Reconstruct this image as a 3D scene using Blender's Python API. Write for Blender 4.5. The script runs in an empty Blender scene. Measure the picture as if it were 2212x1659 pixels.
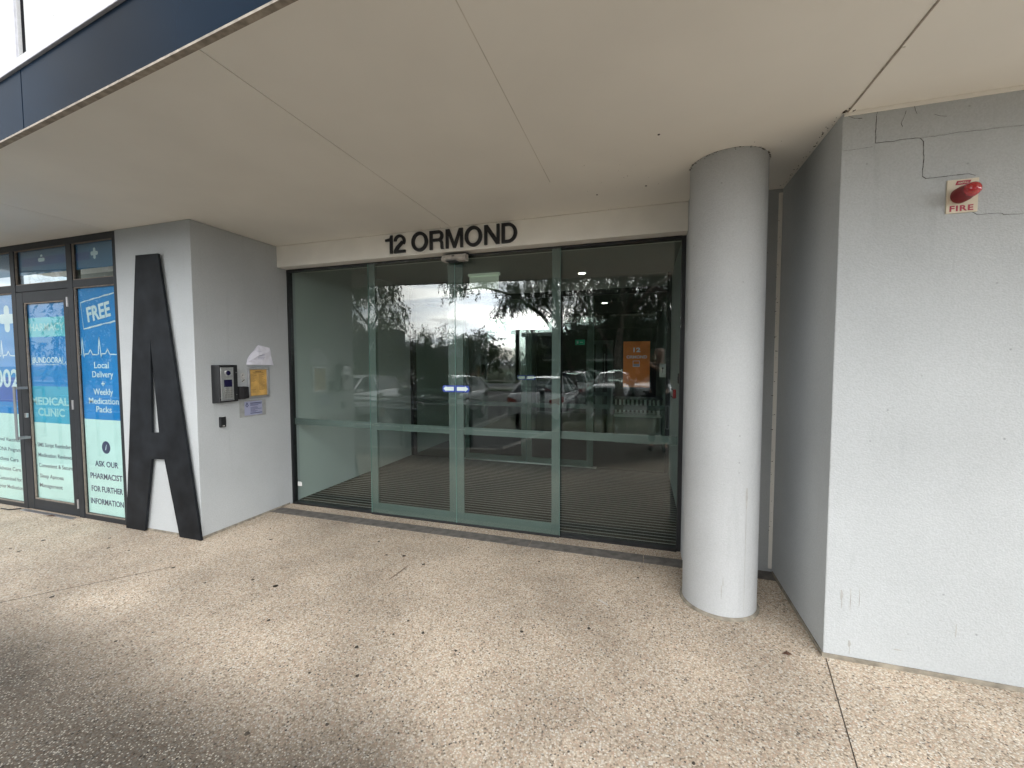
import bpy, bmesh, math, random
from mathutils import Vector, Matrix, noise
R = math.radians
random.seed(7)
S = bpy.context.scene
COL = S.collection

# ------------------------------------------------------------------ camera
cam = bpy.data.cameras.new('camera'); camo = bpy.data.objects.new('camera', cam); COL.objects.link(camo)
cam.sensor_width = 36; cam.lens = 36*897.2/2212; cam.clip_start = 0.02; cam.clip_end = 2000
yaw, pit, rol = R(17.545), R(-2.869), R(-0.083)
fw = Vector((-math.sin(yaw)*math.cos(pit), math.cos(yaw)*math.cos(pit), math.sin(pit)))
rt = Vector((math.cos(yaw), math.sin(yaw), 0)); up = rt.cross(fw)
r2 = rt*math.cos(rol)+up*math.sin(rol); u2 = -rt*math.sin(rol)+up*math.cos(rol)
m3 = Matrix((r2, u2, -fw)).transposed()
camo.matrix_world = Matrix.Translation((0, 0, 1.5)) @ m3.to_4x4()
S.camera = camo

# ------------------------------------------------------------------ exposure and sampling
S.view_settings.view_transform = 'Standard'; S.view_settings.look = 'None'
S.view_settings.exposure = 0.68; S.view_settings.gamma = 1
S.cycles.max_bounces = 12; S.cycles.diffuse_bounces = 5; S.cycles.glossy_bounces = 5
S.cycles.transparent_max_bounces = 32; S.cycles.transmission_bounces = 8
S.cycles.use_denoising = True; S.cycles.denoising_prefilter = 'ACCURATE'; S.render.filter_size = 1.15; S.cycles.sample_clamp_indirect = 6
S.cycles.caustics_reflective = False; S.cycles.caustics_refractive = False

# ------------------------------------------------------------------ sky
SUN_AZ, SUN_EL = R(6), R(38)        # azimuth to the right of straight behind the camera
sd = Vector((math.sin(SUN_AZ)*math.cos(SUN_EL), -math.cos(SUN_AZ)*math.cos(SUN_EL), math.sin(SUN_EL)))
W = bpy.data.worlds.new('World'); S.world = W; W.use_nodes = True
nt = W.node_tree; nt.nodes.clear(); N = nt.nodes.new; L = nt.links.new
out = N('ShaderNodeOutputWorld'); b1 = N('ShaderNodeBackground'); b2 = N('ShaderNodeBackground'); mx = N('ShaderNodeMixShader')
sky = N('ShaderNodeTexSky'); sky.sky_type = 'NISHITA'; sky.sun_disc = False
sky.sun_elevation = SUN_EL; sky.sun_rotation = math.atan2(sd.x, sd.y); b1.inputs[1].default_value = 0.13
L(sky.outputs[0], b1.inputs[0])
tc = N('ShaderNodeTexCoord')
mp = N('ShaderNodeMapping'); mp.inputs['Scale'].default_value = (1.6, 1.6, 9.0); L(tc.outputs['Generated'], mp.inputs[0])
n1 = N('ShaderNodeTexNoise'); n1.inputs['Scale'].default_value = 1.7; n1.inputs['Detail'].default_value = 8; n1.inputs['Roughness'].default_value = .58
L(mp.outputs[0], n1.inputs[0])
cr = N('ShaderNodeValToRGB'); cr.color_ramp.elements[0].position = .39; cr.color_ramp.elements[1].position = .48
L(n1.outputs[0], cr.inputs[0])
mp2 = N('ShaderNodeMapping'); mp2.inputs['Scale'].default_value = (2.5, 2.5, 16.0); mp2.inputs['Location'].default_value = (3, 1, 5); L(tc.outputs['Generated'], mp2.inputs[0])
n2 = N('ShaderNodeTexNoise'); n2.inputs['Scale'].default_value = 1.6; n2.inputs['Detail'].default_value = 7; L(mp2.outputs[0], n2.inputs[0])
cr2 = N('ShaderNodeValToRGB'); cr2.color_ramp.elements[0].position = .38; cr2.color_ramp.elements[0].color = (.60, .64, .70, 1)
cr2.color_ramp.elements[1].position = .56; cr2.color_ramp.elements[1].color = (1, .985, .96, 1); L(n2.outputs[0], cr2.inputs[0])
# the cloud is brightest low down over the street, where the sun sits behind it
gd = Vector((math.sin(R(-15))*math.cos(R(9)), -math.cos(R(-15))*math.cos(R(9)), math.sin(R(9))))
dp = N('ShaderNodeVectorMath'); dp.operation = 'DOT_PRODUCT'; dp.inputs[1].default_value = gd; L(tc.outputs['Generated'], dp.inputs[0])
cl_ = N('ShaderNodeMath'); cl_.operation = 'MAXIMUM'; cl_.inputs[1].default_value = 0; L(dp.outputs['Value'], cl_.inputs[0])
pw = N('ShaderNodeMath'); pw.operation = 'POWER'; pw.inputs[1].default_value = 24; L(cl_.outputs[0], pw.inputs[0])
mr = N('ShaderNodeMath'); mr.operation = 'MULTIPLY_ADD'; mr.inputs[1].default_value = 11; mr.inputs[2].default_value = .85; L(pw.outputs[0], mr.inputs[0])
# and broadly bright to the right of the building, where the cloud is thin
gd2 = Vector((math.sin(R(62))*math.cos(R(26)), -math.cos(R(62))*math.cos(R(26)), math.sin(R(26))))
dq = N('ShaderNodeVectorMath'); dq.operation = 'DOT_PRODUCT'; dq.inputs[1].default_value = gd2; L(tc.outputs['Generated'], dq.inputs[0])
cq = N('ShaderNodeMath'); cq.operation = 'MAXIMUM'; cq.inputs[1].default_value = 0; L(dq.outputs['Value'], cq.inputs[0])
pq_ = N('ShaderNodeMath'); pq_.operation = 'POWER'; pq_.inputs[1].default_value = 3; L(cq.outputs[0], pq_.inputs[0])
mq = N('ShaderNodeMath'); mq.operation = 'MULTIPLY_ADD'; mq.inputs[1].default_value = 4.6; L(pq_.outputs[0], mq.inputs[0]); L(mr.outputs[0], mq.inputs[2])
L(mq.outputs[0], b2.inputs[1]); L(cr2.outputs[0], b2.inputs[0])
cm = N('ShaderNodeMapRange'); cm.inputs['To Min'].default_value = .30; L(cr.outputs[0], cm.inputs['Value'])
L(cm.outputs[0], mx.inputs[0]); L(b1.outputs[0], mx.inputs[1]); L(b2.outputs[0], mx.inputs[2]); L(mx.outputs[0], out.inputs[0])

# ------------------------------------------------------------------ sun behind thin cloud
sl = bpy.data.lights.new('sun', 'SUN'); sl.energy = .5; sl.angle = R(28); sl.color = (1, .96, .9)
so = bpy.data.objects.new('sun', sl); COL.objects.link(so)
so.rotation_euler = sd.to_track_quat('Z', 'Y').to_euler()

# ================================================================== helpers
class MB:
    def __init__(s): s.v = []; s.f = []; s.m = []; s.cur = 0
    def add(s, vs, fs):
        o = len(s.v); s.v += [tuple(v) for v in vs]; s.f += [tuple(i+o for i in f) for f in fs]; s.m += [s.cur]*len(fs); return s
    def mat(s, i): s.cur = i; return s
    def box(s, x0, x1, y0, y1, z0, z1):
        return s.add([(x0,y0,z0),(x1,y0,z0),(x1,y1,z0),(x0,y1,z0),(x0,y0,z1),(x1,y0,z1),(x1,y1,z1),(x0,y1,z1)],
                     [(0,3,2,1),(4,5,6,7),(0,1,5,4),(1,2,6,5),(2,3,7,6),(3,0,4,7)])
    def prism(s, poly, a0, a1, axis='z'):
        # poly: 2D points; extruded between a0 and a1 along axis
        n = len(poly)
        def P(p, a):
            return (p[0], p[1], a) if axis == 'z' else ((p[0], a, p[1]) if axis == 'y' else (a, p[0], p[1]))
        vs = [P(p, a0) for p in poly]+[P(p, a1) for p in poly]
        return s.add(vs, [tuple(range(n))[::-1], tuple(range(n, 2*n))]+[(i, (i+1) % n, n+(i+1) % n, n+i) for i in range(n)])
    def cyl(s, p0, p1, r0, r1=None, n=16, caps=True):
        r1 = r0 if r1 is None else r1
        p0 = Vector(p0); p1 = Vector(p1); d = (p1-p0).normalized()
        a = d.orthogonal().normalized(); b = d.cross(a)
        vs = []
        for p, r in ((p0, r0), (p1, r1)):
            for k in range(n):
                t = 2*math.pi*k/n; vs.append(p+a*r*math.cos(t)+b*r*math.sin(t))
        fs = [(k, (k+1) % n, n+(k+1) % n, n+k) for k in range(n)]
        if caps: fs += [tuple(range(n))[::-1], tuple(range(n, 2*n))]
        return s.add(vs, fs)
    def tube(s, pts, rad, n=8):
        pts = [Vector(p) for p in pts]; o = []
        if not isinstance(rad, (list, tuple)): rad = [rad]*len(pts)
        a = None; vs = []
        for i, p in enumerate(pts):
            d = (pts[min(i+1, len(pts)-1)]-pts[max(i-1, 0)]).normalized()
            a = d.orthogonal().normalized() if a is None else (a-d*a.dot(d)).normalized()
            b = d.cross(a)
            for k in range(n):
                t = 2*math.pi*k/n; vs.append(p+(a*math.cos(t)+b*math.sin(t))*rad[i])
        fs = [(i*n+k, i*n+(k+1) % n, (i+1)*n+(k+1) % n, (i+1)*n+k) for i in range(len(pts)-1) for k in range(n)]
        fs += [tuple(range(n))[::-1], tuple(range((len(pts)-1)*n, len(pts)*n))]
        return s.add(vs, fs)
    def grid(s, rows):
        n = len(rows[0]); vs = [p for r in rows for p in r]
        return s.add(vs, [(i*n+j, i*n+j+1, (i+1)*n+j+1, (i+1)*n+j) for i in range(len(rows)-1) for j in range(n-1)])
    def ribbon(s, pts, w, y, t=.0008):
        # flat strip following (x,z) points, lying in the plane of the shopfront
        for (x0, z0), (x1, z1) in zip(pts, pts[1:]):
            d = Vector((x1-x0, z1-z0)); l = d.length or 1e-6; nx, nz = -d.y/l*w/2, d.x/l*w/2; ex, ez = d.x/l*w*.35, d.y/l*w*.35
            s.prism([(x0+nx-ex, z0+nz-ez), (x0-nx-ex, z0-nz-ez), (x1-nx+ex, z1-nz+ez), (x1+nx+ex, z1+nz+ez)], y-t, y, 'y')
        return s
    def build(s, name, mats, parent=None, smooth=False, bevel=0, loc=None, kind=None, seg=2):
        me = bpy.data.meshes.new(name); me.from_pydata([tuple(v) for v in s.v], [], s.f)
        if not isinstance(mats, (list, tuple)): mats = [mats]
        for m in mats: me.materials.append(m)
        for p, i in zip(me.polygons, s.m): p.material_index = i; p.use_smooth = smooth
        me.update()
        bm = bmesh.new(); bm.from_mesh(me); bmesh.ops.recalc_face_normals(bm, faces=bm.faces); bm.to_mesh(me); bm.free()
        o = bpy.data.objects.new(name, me); COL.objects.link(o)
        if parent: o.parent = parent
        if kind: o['kind'] = kind
        if bevel:
            b = o.modifiers.new('bevel', 'BEVEL'); b.width = bevel; b.segments = seg; b.limit_method = 'ANGLE'; b.harden_normals = False
        if loc: o.location = loc
        return o

def tag(o, label, cat, group=None):
    o['label'] = label; o['category'] = cat
    if group: o['group'] = group
    return o
def thing(name, label, cat, loc=(0, 0, 0), rz=0, group=None):
    o = bpy.data.objects.new(name, None); COL.objects.link(o); o.location = loc; o.rotation_euler = (0, 0, rz); o.empty_display_size = .1
    return tag(o, label, cat, group)
def structure(o): o['kind'] = 'structure'; return o
def copy_tree(o, parent=None):
    c = o.copy(); COL.objects.link(c); c.parent = parent
    for ch in list(o.children): copy_tree(ch, c)
    return c

def mat(name, col, rough=.6, metal=0, var=0, vscale=8, bump=0, bscale=200, spec=.5, coat=0, detail=4, emit=None, trans=0):
    m = bpy.data.materials.new(name); m.use_nodes = True; t = m.node_tree; b = t.nodes['Principled BSDF']
    b.inputs['Base Color'].default_value = (*col, 1); b.inputs['Roughness'].default_value = rough; b.inputs['Metallic'].default_value = metal
    b.inputs['Specular IOR Level'].default_value = spec; b.inputs['Coat Weight'].default_value = coat
    if emit: b.inputs['Emission Color'].default_value = (*emit[0], 1); b.inputs['Emission Strength'].default_value = emit[1]
    if trans: b.inputs['Transmission Weight'].default_value = trans
    tc = t.nodes.new('ShaderNodeTexCoord')
    if var:
        n = t.nodes.new('ShaderNodeTexNoise'); n.inputs['Scale'].default_value = vscale; n.inputs['Detail'].default_value = detail
        r = t.nodes.new('ShaderNodeMapRange'); r.inputs['From Min'].default_value = .3; r.inputs['From Max'].default_value = .7
        r.inputs['To Min'].default_value = 1-var; r.inputs['To Max'].default_value = 1+var
        h = t.nodes.new('ShaderNodeVectorMath'); h.operation = 'SCALE'; h.inputs[0].default_value = col
        t.links.new(tc.outputs['Object'], n.inputs[0]); t.links.new(n.outputs[0], r.inputs['Value']); t.links.new(r.outputs[0], h.inputs['Scale'])
        t.links.new(h.outputs[0], b.inputs['Base Color'])
    if bump:
        n = t.nodes.new('ShaderNodeTexNoise'); n.inputs['Scale'].default_value = bscale; n.inputs['Detail'].default_value = 3
        k = t.nodes.new('ShaderNodeBump'); k.inputs['Strength'].default_value = bump; k.inputs['Distance'].default_value = .004
        t.links.new(tc.outputs['Object'], n.inputs[0]); t.links.new(n.outputs[0], k.inputs['Height']); t.links.new(k.outputs[0], b.inputs['Normal'])
    return m

def glass_mat(name, F0, tint, rough=0.0):
    m = bpy.data.materials.new(name); m.use_nodes = True; t = m.node_tree; t.nodes.clear(); n = t.nodes.new; l = t.links.new
    o = n('ShaderNodeOutputMaterial'); mixs = n('ShaderNodeMixShader'); tr = n('ShaderNodeBsdfTransparent'); gl = n('ShaderNodeBsdfGlossy')
    tr.inputs[0].default_value = (*tint, 1); gl.inputs['Roughness'].default_value = rough; gl.inputs[0].default_value = (1, 1, 1, 1)
    g = n('ShaderNodeNewGeometry'); d = n('ShaderNodeVectorMath'); d.operation = 'DOT_PRODUCT'; l(g.outputs['Normal'], d.inputs[0]); l(g.outputs['Incoming'], d.inputs[1])
    a = n('ShaderNodeMath'); a.operation = 'ABSOLUTE'; l(d.outputs['Value'], a.inputs[0])
    s = n('ShaderNodeMath'); s.operation = 'SUBTRACT'; s.inputs[0].default_value = 1; l(a.outputs[0], s.inputs[1])
    p = n('ShaderNodeMath'); p.operation = 'POWER'; p.inputs[1].default_value = 5; l(s.outputs[0], p.inputs[0])
    q = n('ShaderNodeMath'); q.operation = 'MULTIPLY_ADD'; q.inputs[1].default_value = 1-F0; q.inputs[2].default_value = F0; l(p.outputs[0], q.inputs[0])
    l(q.outputs[0], mixs.inputs[0]); l(tr.outputs[0], mixs.inputs[1]); l(gl.outputs[0], mixs.inputs[2]); l(mixs.outputs[0], o.inputs[0])
    return m

# stucco paint: fine grain, faint patches, small dirt specks
def stucco_mat(name, col, grain=.35, streaks=.5):
    m = bpy.data.materials.new(name); m.use_nodes = True; t = m.node_tree; b = t.nodes['Principled BSDF']; n = t.nodes.new; l = t.links.new
    tc = n('ShaderNodeTexCoord')
    big = n('ShaderNodeTexNoise'); big.inputs['Scale'].default_value = 1.6; big.inputs['Detail'].default_value = 6; l(tc.outputs['Object'], big.inputs[0])
    r1 = n('ShaderNodeMapRange'); r1.inputs['From Min'].default_value = .3; r1.inputs['From Max'].default_value = .7; r1.inputs['To Min'].default_value = .92; r1.inputs['To Max'].default_value = 1.04; l(big.outputs[0], r1.inputs['Value'])
    # vertical streaks
    mpp = n('ShaderNodeMapping'); mpp.inputs['Scale'].default_value = (14, 14, 1.3); l(tc.outputs['Object'], mpp.inputs[0])
    st = n('ShaderNodeTexNoise'); st.inputs['Scale'].default_value = 1; st.inputs['Detail'].default_value = 5; l(mpp.outputs[0], st.inputs[0])
    r2 = n('ShaderNodeMapRange'); r2.inputs['From Min'].default_value = .62; r2.inputs['From Max'].default_value = .78; r2.inputs['To Min'].default_value = 1; r2.inputs['To Max'].default_value = 1-.18*streaks; l(st.outputs[0], r2.inputs['Value'])
    # specks
    v = n('ShaderNodeTexVoronoi'); v.inputs['Scale'].default_value = 16; l(tc.outputs['Object'], v.inputs['Vector'])
    sc = n('ShaderNodeSeparateColor'); l(v.outputs['Color'], sc.inputs[0])
    g1 = n('ShaderNodeMath'); g1.operation = 'GREATER_THAN'; g1.inputs[1].default_value = .86; l(sc.outputs[0], g1.inputs[0])
    ds = n('ShaderNodeMapRange'); ds.inputs['From Min'].default_value = .03; ds.inputs['From Max'].default_value = .11; ds.inputs['To Min'].default_value = .35; ds.inputs['To Max'].default_value = 0; l(v.outputs['Distance'], ds.inputs['Value'])
    g2 = n('ShaderNodeMath'); g2.operation = 'MULTIPLY'; l(g1.outputs[0], g2.inputs[0]); l(ds.outputs[0], g2.inputs[1])
    g3 = n('ShaderNodeMath'); g3.operation = 'SUBTRACT'; g3.inputs[0].default_value = 1; l(g2.outputs[0], g3.inputs[1])
    fine = n('ShaderNodeTexNoise'); fine.inputs['Scale'].default_value = 130; fine.inputs['Detail'].default_value = 4; l(tc.outputs['Object'], fine.inputs[0])
    r4 = n('ShaderNodeMapRange'); r4.inputs['From Min'].default_value = .3; r4.inputs['From Max'].default_value = .7; r4.inputs['To Min'].default_value = .93; r4.inputs['To Max'].default_value = 1.05; l(fine.outputs[0], r4.inputs['Value'])
    prev = None
    for x in (r1, r2, g3, r4):
        if prev is None: prev = x; continue
        mm = n('ShaderNodeMath'); mm.operation = 'MULTIPLY'; l(prev.outputs[0], mm.inputs[0]); l(x.outputs[0], mm.inputs[1]); prev = mm
    h = n('ShaderNodeVectorMath'); h.operation = 'SCALE'; h.inputs[0].default_value = col; l(prev.outputs[0], h.inputs['Scale']); l(h.outputs[0], b.inputs['Base Color'])
    b.inputs['Roughness'].default_value = .85; b.inputs['Specular IOR Level'].default_value = .3
    k = n('ShaderNodeBump'); k.inputs['Strength'].default_value = grain; k.inputs['Distance'].default_value = .004; l(fine.outputs[0], k.inputs['Height']); l(k.outputs[0], b.inputs['Normal'])
    return m

def aggregate_mat():
    m = bpy.data.materials.new('exposed_aggregate'); m.use_nodes = True; t = m.node_tree; b = t.nodes['Principled BSDF']; n = t.nodes.new; l = t.links.new
    tc = n('ShaderNodeTexCoord')
    v = n('ShaderNodeTexVoronoi'); v.inputs['Scale'].default_value = 135; l(tc.outputs['Object'], v.inputs['Vector'])
    sc = n('ShaderNodeSeparateColor'); l(v.outputs['Color'], sc.inputs[0])
    r = n('ShaderNodeValToRGB'); e = r.color_ramp; e.interpolation = 'CONSTANT'
    cols = [(0, (0.330, 0.260, 0.185)), (.09, (0.530, 0.420, 0.310)), (.26, (0.700, 0.575, 0.440)), (.46, (0.630, 0.540, 0.430)), (.60, (0.780, 0.690, 0.560)), (.74, (0.600, 0.440, 0.330)), (.85, (.80, .75, .66)), (.965, (.18, .155, .13))]
    e.elements[0].position = 0; e.elements[0].color = (*cols[0][1], 1); e.elements[1].position = cols[1][0]; e.elements[1].color = (*cols[1][1], 1)
    for p, c in cols[2:]:
        q = e.elements.new(p); q.color = (*c, 1)
    l(sc.outputs[0], r.inputs[0])
    # mortar between stones
    ve = n('ShaderNodeMapRange'); ve.inputs['From Min'].default_value = .35; ve.inputs['From Max'].default_value = .7; ve.inputs['To Min'].default_value = 0; ve.inputs['To Max'].default_value = .55; l(v.outputs['Distance'], ve.inputs['Value'])
    m1 = n('ShaderNodeMixRGB'); m1.inputs[2].default_value = (.40, .335, .265, 1); l(ve.outputs[0], m1.inputs[0]); l(r.outputs[0], m1.inputs[1])
    # sparse bigger black stones
    v2 = n('ShaderNodeTexVoronoi'); v2.inputs['Scale'].default_value = 55; l(tc.outputs['Object'], v2.inputs['Vector'])
    s2 = n('ShaderNodeSeparateColor'); l(v2.outputs['Color'], s2.inputs[0])
    a1 = n('ShaderNodeMath'); a1.operation = 'GREATER_THAN'; a1.inputs[1].default_value = .80; l(s2.outputs[1], a1.inputs[0])
    a2 = n('ShaderNodeMath'); a2.operation = 'MULTIPLY_ADD'; a2.inputs[1].default_value = .18; a2.inputs[2].default_value = .08; l(s2.outputs[2], a2.inputs[0])
    a3 = n('ShaderNodeMath'); a3.operation = 'LESS_THAN'; l(v2.outputs['Distance'], a3.inputs[0]); l(a2.outputs[0], a3.inputs[1])
    a4 = n('ShaderNodeMath'); a4.operation = 'MULTIPLY'; l(a1.outputs[0], a4.inputs[0]); l(a3.outputs[0], a4.inputs[1])
    a5 = n('ShaderNodeMath'); a5.operation = 'MULTIPLY'; a5.inputs[1].default_value = .9; l(a4.outputs[0], a5.inputs[0])
    m2 = n('ShaderNodeMixRGB'); m2.inputs[2].default_value = (.06, .052, .05, 1); l(a5.outputs[0], m2.inputs[0]); l(m1.outputs[0], m2.inputs[1])
    # soft traffic stains
    nb = n('ShaderNodeTexNoise'); nb.inputs['Scale'].default_value = 1.3; nb.inputs['Detail'].default_value = 5; l(tc.outputs['Object'], nb.inputs[0])
    rb = n('ShaderNodeMapRange'); rb.inputs['From Min'].default_value = .36; rb.inputs['From Max'].default_value = .62; rb.inputs['To Min'].default_value = .62; rb.inputs['To Max'].default_value = .92; l(nb.outputs[0], rb.inputs['Value'])
    # weathered, rain-washed band outside the drip line of the canopy
    sx = n('ShaderNodeSeparateXYZ'); l(tc.outputs['Object'], sx.inputs[0])
    w0 = n('ShaderNodeMath'); w0.operation = 'MULTIPLY_ADD'; w0.inputs[1].default_value = .62; w0.inputs[2].default_value = 0; l(sx.outputs[0], w0.inputs[0])
    w1 = n('ShaderNodeMath'); w1.operation = 'MAXIMUM'; w1.inputs[1].default_value = -99; l(sx.outputs[0], w1.inputs[0])
    # distance = y + k*max(x+0.9,0)
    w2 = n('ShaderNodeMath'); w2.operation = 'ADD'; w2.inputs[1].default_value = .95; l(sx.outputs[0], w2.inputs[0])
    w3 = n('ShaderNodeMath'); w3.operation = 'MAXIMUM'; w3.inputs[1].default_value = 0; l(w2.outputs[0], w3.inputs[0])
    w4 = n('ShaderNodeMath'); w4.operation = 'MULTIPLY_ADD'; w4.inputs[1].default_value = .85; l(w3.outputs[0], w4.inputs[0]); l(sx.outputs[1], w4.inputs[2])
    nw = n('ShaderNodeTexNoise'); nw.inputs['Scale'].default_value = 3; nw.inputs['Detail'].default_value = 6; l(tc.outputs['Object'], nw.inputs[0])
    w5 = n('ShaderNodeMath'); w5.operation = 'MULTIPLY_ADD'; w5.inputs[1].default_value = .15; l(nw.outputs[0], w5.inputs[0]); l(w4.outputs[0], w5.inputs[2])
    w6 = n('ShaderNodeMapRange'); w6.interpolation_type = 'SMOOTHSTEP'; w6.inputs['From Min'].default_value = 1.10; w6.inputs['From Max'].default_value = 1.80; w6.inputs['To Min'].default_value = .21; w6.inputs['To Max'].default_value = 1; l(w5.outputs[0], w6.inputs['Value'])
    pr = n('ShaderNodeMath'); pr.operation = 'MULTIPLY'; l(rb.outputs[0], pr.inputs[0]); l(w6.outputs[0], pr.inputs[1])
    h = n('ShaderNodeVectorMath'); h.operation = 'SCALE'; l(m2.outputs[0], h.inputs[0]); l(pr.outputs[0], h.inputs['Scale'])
    # worn stone faces stay pale where the cement has washed dark
    iv = n('ShaderNodeMapRange'); iv.inputs['From Min'].default_value = .21; iv.inputs['From Max'].default_value = 1; iv.inputs['To Min'].default_value = 1; iv.inputs['To Max'].default_value = 0; l(w6.outputs[0], iv.inputs['Value'])
    gt = n('ShaderNodeMath'); gt.operation = 'GREATER_THAN'; gt.inputs[1].default_value = .84; l(sc.outputs[2], gt.inputs[0])
    ld = n('ShaderNodeMath'); ld.operation = 'LESS_THAN'; ld.inputs[1].default_value = .42; l(v.outputs['Distance'], ld.inputs[0])
    ga = n('ShaderNodeMath'); ga.operation = 'MULTIPLY'; l(gt.outputs[0], ga.inputs[0]); l(ld.outputs[0], ga.inputs[1])
    gb = n('ShaderNodeMath'); gb.operation = 'MULTIPLY'; l(ga.outputs[0], gb.inputs[0]); l(iv.outputs[0], gb.inputs[1])
    gc = n('ShaderNodeMath'); gc.operation = 'MULTIPLY'; gc.inputs[1].default_value = .5; l(gb.outputs[0], gc.inputs[0])
    m3 = n('ShaderNodeMixRGB'); m3.inputs[2].default_value = (.50, .47, .40, 1); l(gc.outputs[0], m3.inputs[0]); l(h.outputs[0], m3.inputs[1])
    l(m3.outputs[0], b.inputs['Base Color']); b.inputs['Roughness'].default_value = .75; b.inputs['Specular IOR Level'].default_value = .35
    k = n('ShaderNodeBump'); k.invert = True; k.inputs['Strength'].default_value = .5; k.inputs['Distance'].default_value = .003; l(v.outputs['Distance'], k.inputs['Height']); l(k.outputs[0], b.inputs['Normal'])
    return m

def asphalt_mat():
    m = mat('asphalt', (.12, .118, .114), .85, var=.25, vscale=40, bump=.5, bscale=90)
    return m

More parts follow.
